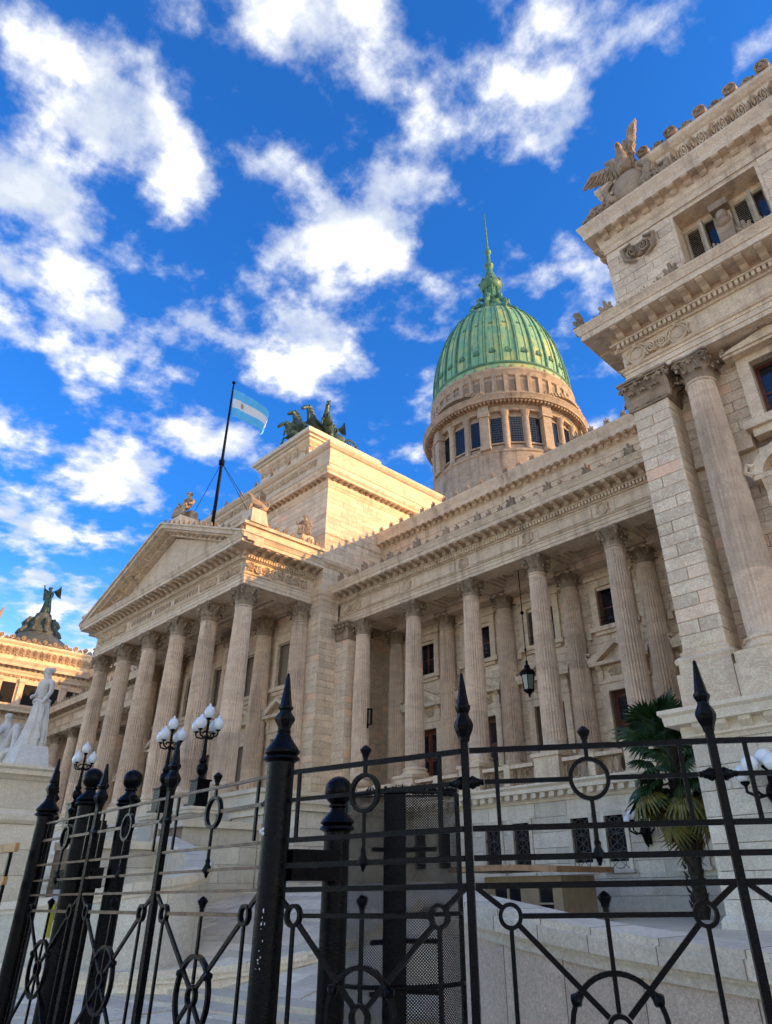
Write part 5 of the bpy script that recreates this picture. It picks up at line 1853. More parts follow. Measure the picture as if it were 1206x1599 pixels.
grif = skin_mesh('griffin', [(0, .35, .35, .24), (0, 0, .5, .24), (0, -.25, .72, .19), (0, -.32, .95, .12), (0, -.42, 1.12, .12), (0, -.62, 1.06, .06), (.15, -.35, .3, .09), (.15, -.45, .03, .08), (-.15, -.35, .3, .09), (-.15, -.45, .03, .08), (.2, .35, .12, .13), (.2, .05, .04, .07), (-.2, .35, .12, .13), (-.2, .05, .04, .07), (0, .62, .3, .06), (0, .7, .62, .05), (0, .5, .78, .06)],
                 [(0, 1), (1, 2), (2, 3), (3, 4), (4, 5), (2, 6), (6, 7), (2, 8), (8, 9), (0, 10), (10, 11), (0, 12), (12, 13), (0, 14), (14, 15), (15, 16)], CARVED, 1, 1, gx)
link('figure', grif, st, TR(-27.55, 16.45, 18.35, -.5, .9))
st = thing('roof_statue', 'stone cherub figure on block by the attic wall beside the portico corner', 'statue', (-27.75, 19.6, 17.5), group='stone statues on the portico roof')
part('block', MB().frus((-28.2, -27.3, 19.2, 20.1), 17.5, (-28.1, -27.4, 19.3, 20.0), 18.1), MARBLE, st)
link('figure', seated('figure', CARVED, 1.2), st, TR(-27.75, 19.65, 18.1, .9))
st = thing('roof_statue', 'small stone acroterion figure at the far left corner of the pediment', 'statue', (-45.3, 16.2, 17.4), group='stone statues on the portico roof')
link('figure', bpy.data.meshes['griffin'], st, TR(-45.2, 16.3, 17.4, .5, .7))

# winged stone group on the corner of the near pavilion
wg = thing('winged_group', 'carved stone eagle with spread wings over a shield on the near pavilion corner', 'sculpture', (-4.9, 14.9, 19.5))
mb = MB()
mb.ball((-4.95, 14.75, 20.15), .55, 14, 9, sy=.35, sz=1.2)
for s in (-1, 1):
    mb.tube([(-4.95 + s * .5, 14.7, 20.7), (-4.95 + s * .75, 14.65, 20.4), (-4.95 + s * .62, 14.62, 19.95), (-4.95 + s * .85, 14.66, 19.62)], [.10, .13, .12, .15], 7)
    mb.tube([(-4.95 + s * .85, 14.7, 19.62), (-4.95 + s * 1.25, 14.66, 19.70), (-4.95 + s * 1.3, 14.64, 20.0), (-4.95 + s * 1.05, 14.66, 20.05)], [.13, .14, .10, .06], 7)
mb.ball((-5.55, 14.7, 19.75), .26, 9, 7).ball((-4.35, 14.7, 19.75), .26, 9, 7)
part('shield', mb, CARVED, wg, 50.0)
body = skin_mesh('eagle_body', [(0, 0, .0, .24), (0, -.05, .45, .30), (0, -.10, .85, .24), (0, -.16, 1.12, .14), (0, -.26, 1.28, .14), (0, -.48, 1.20, .05)], [(0, 1), (1, 2), (2, 3), (3, 4), (4, 5)], CARVED, 1, 1)
link('body', body, wg, TR(-4.95, 14.75, 20.75, 0.2, .9))


def feather_wing(mirror, spread, lift):
    mb = MB()
    n = 7
    for i in range(n):
        t = i / (n - 1)
        root = Vector((.18 + .5 * t * spread, .05, .75 + .42 * t * lift))
        tip = root + Vector(((.25 + .95 * t) * spread, .10 + .1 * t, -.15 + (.10 + 1.15 * t) * lift - .45 * (1 - t)))
        mid = (root + tip) / 2 + Vector((0, -.08, .05))
        for q, w in ((0, .15), (1, .10)):
            off = Vector((0, .06 * q, -.12 * q))
            mb.tube([root + off, mid + off, tip + off * .5], [.09, w, .025], 5)
    mb.tube([(0.1, 0, .6), (.35 * spread, -.03, .85 + .2 * lift), (.7 * spread, 0, .95 + .5 * lift)], [.13, .12, .06], 6)
    if mirror:
        mb.v = [(-x, y, z) for (x, y, z) in mb.v]
    return mb


part('wing', feather_wing(True, .85, .25), CARVED, wg, 50.0, TR(-4.95, 14.78, 20.75))
part('wing', feather_wing(False, .28, 1.15), CARVED, wg, 50.0, TR(-4.95, 14.78, 20.75))
for ch_ in list(wg.children):
    Mx = Matrix.Translation((-4.95, 14.55, 19.75)) @ Matrix.Scale(.97, 4) @ Matrix.Translation((4.95, -14.78, -19.6)) @ WM[ch_.name]
    ch_.matrix_basis = Mx
    WM[ch_.name] = Mx
cor = MB()
for (x, y, r) in ((-5.75, 14.30, .22), (-6.15, 14.25, .17), (-6.42, 14.3, .12), (-4.2, 14.35, .2), (-3.8, 14.4, .15)):
    cor.tube([(x + r * 1.4 * (1 - .8 * q / 12) * math.cos(q * .95), y - .01 * q, 19.52 + r + r * (1 - .8 * q / 12) * math.sin(q * .95)) for q in range(13)], r * .32, 6)
    cor.ball((x, y, 19.52 + r), r * .5, 8, 6)
part('scrolls', cor, CARVED, wg, 50.0)
wg2 = thing('winged_group', 'sunlit golden stone eagle wing at the far pavilion corner on the left edge', 'sculpture', (-67.0, 15.5, 19.5))
for ch_ in list(wg.children):
    link(ch_.name.split('.')[0], ch_.data, wg2, TR(2 * -32.6, 0, 0) @ WM[ch_.name] if False else Matrix.Translation((-62.6, 1.2, .6)) @ WM[ch_.name])

# bronze figure and roof of the far pavilion
pr = thing('roof_bronze', 'bronze winged figure with raised arm on a scrolled base on the far pavilion roof', 'sculpture', (-72.0, 20.8, 21.0))
part('roof_mound', MB().lathe([(4.9, 21.0), (4.6, 21.2), (3.4, 22.2), (2.2, 23.1), (1.75, 23.5), (1.8, 23.7), (1.35, 24.1), (1.1, 24.8), (1.15, 25.1), (.8, 25.3), (.7, 25.7)], 16, (-72.0, 20.8, 0)), SLATE, pr, 30.0)
for k in range(10):
    a = 2 * PI * k / 10
    part('scroll_bracket', MB().tube([(-72 + r * math.cos(a), 20.8 + r * math.sin(a), z) for (r, z) in ((.9, 25.0), (1.3, 25.0), (1.55, 24.6), (1.4, 24.2), (1.7, 23.9), (1.95, 23.5))], [.12, .17, .19, .16, .2, .14], 6), SLATE, pr, True)
link('figure', draped('figure', BRONZE, 3.0, raise_arm=True, wings=True), pr, TR(-72.0, 20.8, 25.6, .6))

# white marble figures on their stone pier at the left
vx = thing('standing_statue', 'white marble standing woman in long drapery on block at the left edge', 'statue', (-25.0, 8.0, 5.14), group='marble statues beside the steps')
link('figure', draped('figure', STATUE, 2.6), vx, TR(-25.3, 7.95, 5.80, .25))
part('block', MB().frus((-26.2, -24.55, 7.35, 8.4), 5.14, (-25.95, -24.75, 7.5, 8.3), 5.80), STATUE, vx)
rc_ = thing('reclining_statue', 'white marble half lying figure with bent knees at the left edge of the photo', 'statue', (-28.6, 8.0, 5.14), group='marble statues beside the steps')
ex = MB()
ex.frus((-30.8, -26.9, 7.2, 8.9), 5.15, (-30.4, -27.1, 7.4, 8.7), 5.45)
for k in range(7):
    ex.tube([(-29.9 + k * .42, 7.3, 5.4), (-29.8 + k * .43, 7.35, 5.75 + .1 * (k % 2)), (-29.6 + k * .40, 7.7, 5.95)], [.10, .13, .08], 6)
rec = skin_mesh('figure', [(-28.9, 8, 5.9, .26), (-29.3, 8, 6.35, .24), (-29.5, 7.95, 6.85, .26, .2), (-29.45, 7.9, 7.15, .10), (-29.35, 7.85, 7.42, .17, .18),
                            (-28.3, 7.8, 6.35, .17), (-27.75, 7.75, 6.75, .13), (-27.45, 7.7, 6.2, .12), (-27.25, 7.65, 5.65, .10),
                            (-28.35, 8.2, 6.15, .17), (-27.9, 8.2, 6.2, .13), (-27.5, 8.2, 5.6, .11),
                            (-29.2, 7.65, 6.80, .10), (-28.9, 7.45, 6.35, .085), (-28.4, 7.4, 6.55, .075), (-29.75, 8.2, 6.7, .10), (-29.9, 8.3, 6.2, .085), (-29.8, 8.1, 5.7, .08)],
                [(0, 1), (1, 2), (2, 3), (3, 4), (0, 5), (5, 6), (6, 7), (7, 8), (0, 9), (9, 10), (10, 11), (2, 12), (12, 13), (13, 14), (2, 15), (15, 16), (16, 17)], STATUE, 1, 0, ex)
link('figure', rec, rc_, TR(1.3, 0, -.1))

# ------------------------------------------------------------------ flag
fp = thing('flagpole', 'dark slender flagpole with guy wires rising from the portico roof', 'flagpole', (-34.95, 18.0, 19.6))
part('pole', MB().tube([(-34.95, 18, 19.6), (-34.95, 18, 25.3), (-34.95, 18, 31.7)], [.115, .095, .055], 10), DARKP if False else IRON, fp, True)
part('truck', MB().ball((-34.95, 18, 31.78), .13, 8, 6), IRON, fp, True)
part('collar', MB().tube([(-34.95, 18, 25.2), (-34.95, 18, 25.5)], .18, 10), IRON, fp)
for (x, y, z) in ((-38.2, 17.6, 21.0), (-31.6, 18.0, 21.4), (-34.9, 20.8, 22.0)):
    part('guy_wire', MB().tube([(-34.95, 18, 25.35), (x, y, z)], .016, 5), IRON, fp)
fl = thing('flag', 'light blue and white striped flag with golden sun flying from the pole', 'flag', (-34.9, 18.0, 30.0))


def flag_pt(u, v):
    """u along the fly, v down from the top of the hoist"""
    L, H = 4.0, 2.15
    x = -34.85 + 5.0 * u
    sag = -3.6 * u - 1.0 * u * u
    y = 18 + .45 * math.sin(u * 8.5 + v * 1.2) * (.25 + u) - .5 * u
    z = 31.15 + sag - v * H * (1 - .08 * u) + .10 * math.sin(u * 9 + 1.0) * u
    return (x + .25 * v * u, y, z)


for nm, a, b, mt in (('blue_band', 0, 1 / 3, FLAGB), ('white_band', 1 / 3, 2 / 3, FLAGW), ('blue_band', 2 / 3, 1, FLAGB)):
    part(nm, MB().grid(lambda u, v: flag_pt(u, a + (b - a) * v), 28, 5), mt, fl, True)
sunm = MB()
pts = []
for k in range(24):
    r = (.19 if k % 2 else .125)
    a = 2 * PI * k / 24
    p = Vector(flag_pt(.5 + r * math.cos(a) / 3.9 , .5 + r * math.sin(a) / 1.6)) + Vector((.02, -.03, 0))
    pts.append(p)
c0 = Vector(flag_pt(.5, .5)) + Vector((.02, -.03, 0))
for off in (0, .06):
    o = Vector((0, off, 0))
    sunm.add([c0 + o] + [p + o for p in pts], [(0, k + 1, (k + 1) % 24 + 1) for k in range(24)])
part('sun_emblem', sunm, FLAGS, fl)

# ------------------------------------------------------------------ lantern hanging in the colonnade
ln = thing('hanging_lantern', 'black iron lantern hanging on a long chain between colonnade columns', 'lantern', (-16.75, 23.4, 8.4))
part('chain', MB().tube([(-16.75, 23.4, 14.0), (-16.75, 23.4, 9.85)], .022, 6).ball((-16.75, 23.4, 11.9), .085, 8, 6).ball((-16.75, 23.4, 10.3), .06, 8, 6), IRON, ln, True)
part('cap', MB().lathe([(.02, 1.45), (.06, 1.40), (.05, 1.28), (.12, 1.22), (.14, 1.10), (.26, 1.02), (.36, .90), (.36, .84), (.30, .82)], 6, (-16.75, 23.4, 8.4)), IRON, ln)
part('glass_body', MB().lathe([(.20, .24), (.27, .82)], 6, (-16.75, 23.4, 8.4)), LGLASS, ln)
for k in range(6):
    a = 2 * PI * k / 6
    part('frame_bar', MB().tube([(-16.75 + .205 * math.cos(a), 23.4 + .205 * math.sin(a), 8.63), (-16.75 + .28 * math.cos(a), 23.4 + .28 * math.sin(a), 9.23)], .018, 5), IRON, ln)
part('bottom', MB().lathe([(.01, -.06), (.05, -.02), (.05, .06), (.14, .14), (.24, .20), (.24, .25)], 6, (-16.75, 23.4, 8.4)), IRON, ln)
ln2 = thing('wall_bracket_lamp', 'small dark iron lamp bracket on the inner colonnade wall', 'lamp', (-25.2, 22.2, 8.6))
part('bracket', MB().box(-25.42, -25.36, 22.35, 22.41, 8.3, 9.2).box(-25.42, -25.1, 22.35, 22.41, 9.1, 9.16).box(-25.42, -25.1, 22.35, 22.41, 8.4, 8.46), IRON, ln2)
part('tube', MB().tube([(-25.15, 22.38, 8.42), (-25.15, 22.38, 9.14)], .06, 8), IRON, ln2)

# ------------------------------------------------------------------ lamp posts with five globes
GLOBEM = MB().lathe([(.05, -.02), (.12, .0), (.19, .10), (.215, .21), (.20, .32), (.14, .42), (.07, .47), (.055, .52), (.03, .57), (.005, .58)], 18).mesh('globe', GLOBE, True)


def lamp_post(x, y, z, label):
    t = thing('lamp_post', label, 'lamp post', (x, y, z), group='black lamp posts with five white globes')
    part('pedestal', MB().box(x - .38, x + .38, y - .38, y + .38, z, z + .14).box(x - .27, x + .27, y - .27, y + .27, z + .14, z + .95).box(x - .32, x + .32, y - .32, y + .32, z + .95, z + 1.02), IRON, t)
    part('pole', MB().lathe([(.20, 1.02), (.12, 1.10), (.11, 1.18), (.20, 1.30), (.235, 1.42), (.20, 1.55), (.12, 1.64), (.16, 1.70), (.16, 1.76), (.10, 1.84), (.085, 2.0), (.10, 2.05), (.075, 2.12), (.06, 2.6), (.11, 2.63), (.11, 2.68), (.05, 2.72), (.05, 3.30), (.11, 3.36), (.10, 3.41)], 14, (x, y, z)), IRON, t, 40.0)
    for k in range(4):
        a = k * PI / 2 + .5
        c, s = math.cos(a), math.sin(a)
        part('arm', MB().tube([(x + c * .05, y + s * .05, z + 2.62), (x + c * .24, y + s * .24, z + 2.60), (x + c * .46, y + s * .46, z + 2.66), (x + c * .52, y + s * .52, z + 2.78), (x + c * .50, y + s * .50, z + 2.85)], .035, 6)
             .tube([(x + c * .08, y + s * .08, z + 2.84), (x + c * .30, y + s * .30, z + 2.82), (x + c * .29, y + s * .29, z + 2.70)], .022, 5)
             .lathe([(.04, 2.82), (.10, 2.86), (.11, 2.90)], 10, (x + c * .50, y + s * .50, z)), IRON, t, True)
        link('globe', GLOBEM, t, TR(x + c * .50, y + s * .50, z + 2.89))
    link('globe', GLOBEM, t, TR(x, y, z + 3.40))


lamp_post(-26.9, 15.0, 4.57, 'black lamp post with five white globes nearest the portico corner column')
lamp_post(-29.9, 15.0, 4.55, 'black five globe lamp post second from the right before the portico')
lamp_post(-39.0, 15.0, 4.70, 'black five globe lamp post farthest left, in front of the end portico columns')
lamp_post(-45.5, 15.0, 4.70, 'black five globe lamp post mostly hidden by the fence spike on the left')


def wall_lamp(x, y, z, s, label, rz=0.0):
    t = thing('wall_lamp', label, 'lamp', (x, y, z), group='bracket lamps with white globes on the basement wall')
    W0 = TR(x, y, z, rz, s)

    def pp(nm, mb, mt, sm=False): return part(nm, mb, mt, t, sm, W0)
    pp('bracket', MB().ball((0, -.12, 0), .16, 10, 8, sz=1.2).tube([(0, -.1, -.1), (0, -.12, -.30), (0, -.05, -.42)], [.12, .07, .02], 8).box(-.1, .1, -.04, .04, -.35, .3), IRON, True)
    for k, (dx, dy, dz) in enumerate(((-.42, -.30, .18), (-.20, -.46, .30), (.20, -.46, .30), (.42, -.30, .18), (0, -.25, .42))):
        pp('arm', MB().tube([(0, -.14, 0), (dx * .6, dy * .8, -.06), (dx, dy, .04), (dx, dy, dz)], .03, 6).lathe([(.03, dz - .05), (.085, dz), (.09, dz + .03)], 10, (dx, dy, 0)), IRON, True)
        link('globe', GLOBER, t, W0 @ TR(dx, dy, dz + .02))


GLOBER = MB().ball((0, 0, .15), .155, 18, 12).mesh('round_globe', GLOBE, True)
wall_lamp(-11.35, 21.14, 3.1, .95, 'black bracket lamp with round white globes beside the palm')
wall_lamp(-4.97, 14.26, 3.1, 1.0, 'black bracket lamp with round white globes at the right edge')

# ------------------------------------------------------------------ guard booth
bt = thing('guard_booth', 'small tan guard booth with overhanging orange board roof behind the ramp wall', 'booth', (-13.5, 18.2, 0))
part('wall', holed(MB(), -14.6, -12.0, 17.4, 17.5, 0, 1.98, [(-14.25, -13.35, .85, 1.80), (-12.75, -12.30, .85, 1.80)], None).box(-14.6, -14.5, 17.5, 19.0, 0, 1.98).box(-12.1, -12.0, 17.5, 19.0, 0, 1.98).box(-14.5, -12.1, 18.9, 19.0, 0, 1.98), TAN, bt)
part('window', MB().box(-14.25, -13.35, 17.46, 17.47, .85, 1.80).box(-12.75, -12.30, 17.46, 17.47, .85, 1.80), GLASS, bt)
part('window_frame', MB().box(-13.83, -13.77, 17.42, 17.48, .85, 1.80).box(-14.25, -13.35, 17.41, 17.455, 1.32, 1.36).box(-12.75, -12.30, 17.41, 17.455, 1.32, 1.36), SHUTTER, bt)
def roofc(u, v):
    x = -15.35 + 3.7 * u
    return (x, 16.75 + 2.75 * v, 2.0 + .14 * math.sin(PI * (.25 + .55 * u)) - .05 * u)
rb = MB()
vs = [roofc(i / 16, j) for j in (0, 1) for i in range(17)]
rb.add(vs + [(x, y, z + .14) for (x, y, z) in vs], [(i, i + 1, 17 + i + 1, 17 + i) for i in range(16)] + [(34 + i, 34 + i + 1, 51 + i + 1, 51 + i) for i in range(16)] + [(i, i + 1, 35 + i, 34 + i) for i in range(16)] + [(17 + i, 18 + i, 52 + i, 51 + i) for i in range(16)] + [(0, 17, 51, 34), (16, 33, 67, 50)])
part('roof', rb, ORANGEWOOD, bt)

# ------------------------------------------------------------------ fan palm
pt = thing('fan_palm', 'shaggy fan palm with green and yellowing leaves beside the basement wall', 'palm tree', (-8.75, 18.2, 1.05))
bark = MB()
tp = [(-8.72 + .06 * math.sin(i * .7), 18.2, 1.0 + i * .36) for i in range(12)]
bark.tube(tp, [.17 + .02 * math.sin(i * 2.1) for i in range(12)], 12)
for k in range(90):
    z = 1.1 + 3.4 * k / 90
    a = k * 2.4
    r = .17
    bark.tube([(-8.72 + r * math.cos(a), 18.2 + r * math.sin(a), z), (-8.72 + (r + .07) * math.cos(a), 18.2 + (r + .07) * math.sin(a), z + .14)], [.05, .015], 4)
part('trunk', bark, TRUNK, pt)


def frond_mesh(seed, petiole, R, n, droop, fold):
    """fan leaf: stalk along +x, blade of pleated pointed segments"""
    rng = random.Random(seed)
    mb = MB()
    mb.tube([(0, 0, 0), (petiole * .5, 0, .06 * petiole), (petiole, 0, 0)], [.022, .016, .012], 5)
    for i in range(n):
        t = (i + .5) / n
        a = (t - .5) * 2 * RAD(135)
        l = R * (.72 + .28 * math.cos(a * .8)) * rng.uniform(.9, 1.05)
        w = R * 2 * RAD(135) / n * .42
        da = rng.uniform(-.03, .03)
        ca, sa = math.cos(a + da), math.sin(a + da)
        pts = []
        for (q, ww) in ((.04, .12), (.35, .9), (.62, 1.0), (.85, .45), (1.0, .04)):
            d = q * l
            z = -droop * max(0, q - .25) ** 2 * l * rng.uniform(.75, 1.3) - fold * abs(math.sin(a)) * d * .35
            pts.append((petiole + ca * d, sa * d, z, w * ww))
        vs, fs = [], []
        for (x, y, z, ww) in pts:
            vs += [(x + sa * ww, y - ca * ww, z - ww * .45), (x, y, z + ww * .45), (x - sa * ww, y + ca * ww, z - ww * .45)]
        for j in range(len(pts) - 1):
            fs += [(j * 3, j * 3 + 1, j * 3 + 4, j * 3 + 3), (j * 3 + 1, j * 3 + 2, j * 3 + 5, j * 3 + 4)]
        mb.add(vs, fs)
    return mb


FR = {}
for nm, mt in (('g', LEAF), ('y', LEAF2), ('d', LEAFD)):
    for v in range(3):
        FR[nm, v] = frond_mesh(v + 3, .85 + .1 * v, .78 + .05 * v, 30, {'g': .55, 'y': .9, 'd': 1.2}[nm] + .15 * v, {'g': .3, 'y': .55, 'd': 1.1}[nm]).mesh('frond', mt)
rng = random.Random(5)
for k in range(54):
    t = k / 53
    az = k * 2.39996 + rng.uniform(-.2, .2)
    el = 80 - 138 * t ** .95 + rng.uniform(-14, 14)
    kind = 'g' if t < .76 else ('y' if t < .93 else 'd')
    z = 4.95 - 1.25 * t
    M = TR(-8.72, 18.2, z, az) @ Matrix.Rotation(-RAD(el), 4, 'Y') @ Matrix.Rotation(rng.uniform(-.8, .8), 4, 'X') @ Matrix.Scale(rng.uniform(.64, .90), 4)
    link('frond', FR[kind, k % 3], pt, M)


# ------------------------------------------------------------------ ground, terrace, ramp, steps
g = MB().add([(-900, -900, 0), (900, -900, 0), (900, 900, 0), (-900, 900, 0)], [(0, 1, 2, 3)])
struct('ground', g, GROUND)
terr = struct('terrace', MB().box(-27.0, -6.4, 19.6, 21.25, .004, 1.0).box(-10.4, 12.0, 9.6, 19.6, .004, 1.0).box(-27.0, -6.4, 21.0, 21.24, 1.0, 1.14), COPING)


def slabs(parent, name, x0, x1, y0, y1, zf, mat, sx, sy, th=.05, keep=None, seed=1, joint=.024, limit=300, jit=.012, stepped=False):
    """paving stones in staggered rows on the surface z = zf(x, y)"""
    rng = random.Random(seed)
    out = []
    y = y0
    row = 0
    while y < y1 - .05:
        d = sy * rng.uniform(.8, 1.25)
        x = x0 - rng.uniform(0, sx)
        while x < x1:
            w = sx * rng.uniform(.65, 1.5)
            a, b = max(x, x0), min(x + w, x1)
            if b - a > .1 and (keep is None or keep((a + b) / 2, y + d / 2)):
                out.append((a + joint / 2, b - joint / 2, y + joint / 2, min(y + d, y1) - joint / 2, rng.uniform(-jit, jit)))
            x += w
        y += d
        row += 1
    out.sort(key=lambda s: math.hypot((s[0] + s[1]) / 2, (s[2] + s[3]) / 2) if not callable(keep) else math.hypot((s[0] + s[1]) / 2, (s[2] + s[3]) / 2))
    rest = MB()
    for i, (a, b, c, d, dz) in enumerate(out):
        m = MB()
        cs = .006 if not stepped else .012
        zt = [zf(a, c), zf(b, c), zf(b, d), zf(a, d)] if not stepped else [zf(a, d)] * 4
        vs = [(a, c, zt[0] - th), (b, c, zt[1] - th), (b, d, zt[2] - th), (a, d, zt[3] - th)]
        vs += [(a, c, zt[0] + dz - cs), (b, c, zt[1] + dz - cs), (b, d, zt[2] + dz - cs), (a, d, zt[3] + dz - cs)]
        vs += [(a + cs, c + cs, zt[0] + dz), (b - cs, c + cs, zt[1] + dz), (b - cs, d - cs, zt[2] + dz), (a + cs, d - cs, zt[3] + dz)]
        fs = [(q, (q + 1) % 4, 4 + (q + 1) % 4, 4 + q) for q in range(4)] + [(4 + q, 4 + (q + 1) % 4, 8 + (q + 1) % 4, 8 + q) for q in range(4)] + [(8, 9, 10, 11)]
        if i < limit:
            part(name, m.add(vs, fs), mat, parent)
        else:
            rest.add(vs, fs)
    if rest.v:
        stuff(part(name + '_rest', rest, mat, parent))


# the ramp climbs from the gate towards the portico
def ramp_z(x, y):
    return .16 + max(0.0, (y - 8.6)) * .235


RAMP_POLY = [(-24.0, 8.6), (-7.9, 8.6), (-14.6, 16.0), (-24.0, 16.0)]


def inside(x, y, poly):
    r = False
    for (x0, y0), (x1, y1) in zip(poly, poly[1:] + poly[:1]):
        if (y0 > y) != (y1 > y) and x < (x1 - x0) * (y - y0) / (y1 - y0) + x0: r = not r
    return r


rp = MB()
nrp = len(RAMP_POLY)
rp.add([(x, y, .006) for (x, y) in RAMP_POLY] + [(x, y, ramp_z(x, y) - .045) for (x, y) in RAMP_POLY], [tuple(range(nrp))[::-1], tuple(range(nrp, 2 * nrp))] + [(i, (i + 1) % nrp, nrp + (i + 1) % nrp, nrp + i) for i in range(nrp)])
ramp = struct('ramp', rp, JOINT)
slabs(ramp, 'paving_stone', -23.9, -8.0, 8.62, 15.9, ramp_z, PAVE, 1.5, .45, .05, keep=lambda x, y: inside(x + .3, y, RAMP_POLY) and inside(x, y - .2, RAMP_POLY), seed=4, limit=280)
# two curved steps at its foot
for k, (r, z0, z1) in enumerate(((.55, .006, .16), (1.15, .004, .08))):
    pts = [(-24.5, 8.6 - r), (-18, 8.6 - r - .05), (-14, 8.6 - r - .1), (-11, 8.6 - r - .05), (-8.6, 8.6 - r * .8), (-7.9, 8.6), (-24.5, 8.6)]
    struct('step', MB().prism(pts, 'z', z0, z1 - .004 * k), PAVE)
fore = struct('forecourt', MB().box(-26, -5.4, 4.0, 8.6, .002, .012), JOINT)
slabs(fore, 'paving_stone', -25.8, -5.6, 4.1, 7.4, lambda x, y: .045, PAVE, .9, .6, .035, seed=9, limit=150)


# granite wall that curves up beside the ramp, with a pale coping
def curved_wall(name, label, pts, th, mat, cop, z0=0.0, bl=1.25, cop_h=.17, over=.09, sub=6, cat='wall', cop_name='coping_stone'):
    P = []
    for i in range(len(pts) - 1):
        p0, p1, p2, p3 = pts[max(i - 1, 0)], pts[i], pts[i + 1], pts[min(i + 2, len(pts) - 1)]
        for k in range(sub):
            t = k / sub
            P.append(tuple(.5 * ((2 * b) + (-a + c) * t + (2 * a - 5 * b + 4 * c - d) * t * t + (-a + 3 * b - 3 * c + d) * t ** 3) for a, b, c, d in zip(p0, p1, p2, p3)))
    P.append(pts[-1])
    t_ = thing(name, label, cat, (pts[0][0], pts[0][1], z0))

    def strip(i0, i1, half_in, half_out, za, zb):
        m = MB()
        vs, fs = [], []
        for i in range(i0, i1 + 1):
            a, b = P[max(i - 1, 0)], P[min(i + 1, len(P) - 1)]
            dx, dy = b[0] - a[0], b[1] - a[1]
            l = math.hypot(dx, dy)
            nx, ny = dy / l, -dx / l
            zt = P[i][2]
            zlo = za if za is not None else None
            for (o, z) in ((-half_in, za(zt)), (half_out, za(zt)), (half_out, zb(zt)), (-half_in, zb(zt))):
                vs.append((P[i][0] + nx * o, P[i][1] + ny * o, z))
        n = i1 - i0
        for i in range(n):
            for j in range(4):
                fs.append((i * 4 + j, (i + 1) * 4 + j, (i + 1) * 4 + (j + 1) % 4, i * 4 + (j + 1) % 4))
        fs += [(0, 1, 2, 3), (n * 4, n * 4 + 3, n * 4 + 2, n * 4 + 1)]
        m.add(vs, fs)
        return m
    n = len(P) - 1
    # panels of granite and stones of coping, each its own piece
    k = 0
    i = 0
    while i < n:
        j = min(n, i + 4)
        part('granite_panel', strip(i, j, th / 2, th / 2, lambda zt: z0, lambda zt: zt - cop_h - .10), mat, t_, 25.0)
        if j < n:
            a_, b_ = P[j - 1], P[j + 1]
            M_ = TR(P[j][0], P[j][1], 0, math.atan2(b_[1] - a_[1], b_[0] - a_[0]))
            part('mortar_joint', MB().box(-.005, .005, -th / 2 - .002, th / 2 + .002, z0 + .01, P[j][2] - cop_h - .101), JOINT, t_, False, M_)
        i = j
    part('moulding', strip(0, n, th / 2 + .03, th / 2 + .035, lambda zt: zt - cop_h - .10, lambda zt: zt - cop_h - .03), cop, t_, 25.0)
    part('moulding', strip(0, n, th / 2 + .05, th / 2 + .06, lambda zt: zt - cop_h - .03, lambda zt: zt - cop_h), cop, t_, 25.0)
    i = 0
    while i < n:
        j = min(n, i + 3)
        m = strip(i, j, th / 2 + over, th / 2 + over, lambda zt: zt - cop_h + .002, lambda zt: zt - .05)
        m.join(strip(i, j, th / 2 + over - .05, th / 2 + over - .05, lambda zt: zt - .05, lambda zt: zt))
        part(cop_name, m, cop, t_, 25.0)
        if j < n:
            a_, b_ = P[j - 1], P[j + 1]
            M_ = TR(P[j][0], P[j][1], 0, math.atan2(b_[1] - a_[1], b_[0] - a_[0]))
            part('mortar_joint', MB().box(-.004, .004, -th / 2 - over - .002, th / 2 + over + .002, P[j][2] - cop_h + .003, P[j][2] - .049).box(-.004, .004, -th / 2 - over + .048, th / 2 + over - .048, P[j][2] - .049, P[j][2] + .002), JOINT, t_, False, M_)
        i = j
    return t_


curved_wall('ramp_wall', 'speckled granite wall with pale coping curving up behind the right fence', [(4.5, 6.6, .98), (2.4, 6.35, 1.03), (.6, 6.1, 1.10), (-1.2, 5.95, 1.19), (-2.43, 5.92, 1.275), (-3.68, 6.0, 1.38), (-4.7, 6.15, 1.50), (-5.9, 6.75, 1.60), (-6.9, 7.7, 1.64), (-8.0, 8.9, 1.68)], .5, RAMPG, COPING)
curved_wall('ramp_parapet', 'rounded granite parapet with broad pale coping curling back on the left of the ramp', [(-24.0, 7.6, 1.50), (-22.5, 7.65, 1.56), (-19.8, 7.8, 1.66), (-17.8, 8.0, 1.82), (-16.9, 8.9, 2.0), (-17.5, 10.0, 2.25), (-19.2, 10.9, 2.6), (-21.5, 11.6, 3.0), (-23.3, 12.0, 3.3)], .5, GRANITE, COPING, z0=0.0, cop_h=.18)
curved_wall('ramp_kerb', 'low stone kerb sweeping round the foot of the rounded parapet', [(-22.5, 7.0, .33), (-17.0, 7.1, .38), (-14.4, 8.2, .45), (-13.0, 10.0, .68), (-12.9, 12.0, 1.12), (-13.6, 13.6, 1.5)], .34, PAVE, PAVE, z0=0.0, cop_h=.10, over=.02, cat='kerb', cop_name='kerb_stone')

# stairs up to the portico between cheek walls
stairs = struct('portico_stairs', MB().prism([(12.2, .3), (12.2, 1.8), (16.0, 4.4), (16.4, 4.4), (16.4, .3)], 'x', -47.0, -25.2), GRANITE)
NST = 17
for k in range(NST):
    y = 12.0 + k * .25
    z = 1.75 + (k + 1) * .165
    part('step', MB().box(-47.0, -25.2, y, y + .30, z - .165, z - .03).box(-47.0, -25.2, y - .03, y + .30, z - .03, z), GRANITE, stairs)
part('landing', MB().box(-47.0, -25.2, 16.0, 17.0, 4.2, 4.62), GRANITE, stairs)
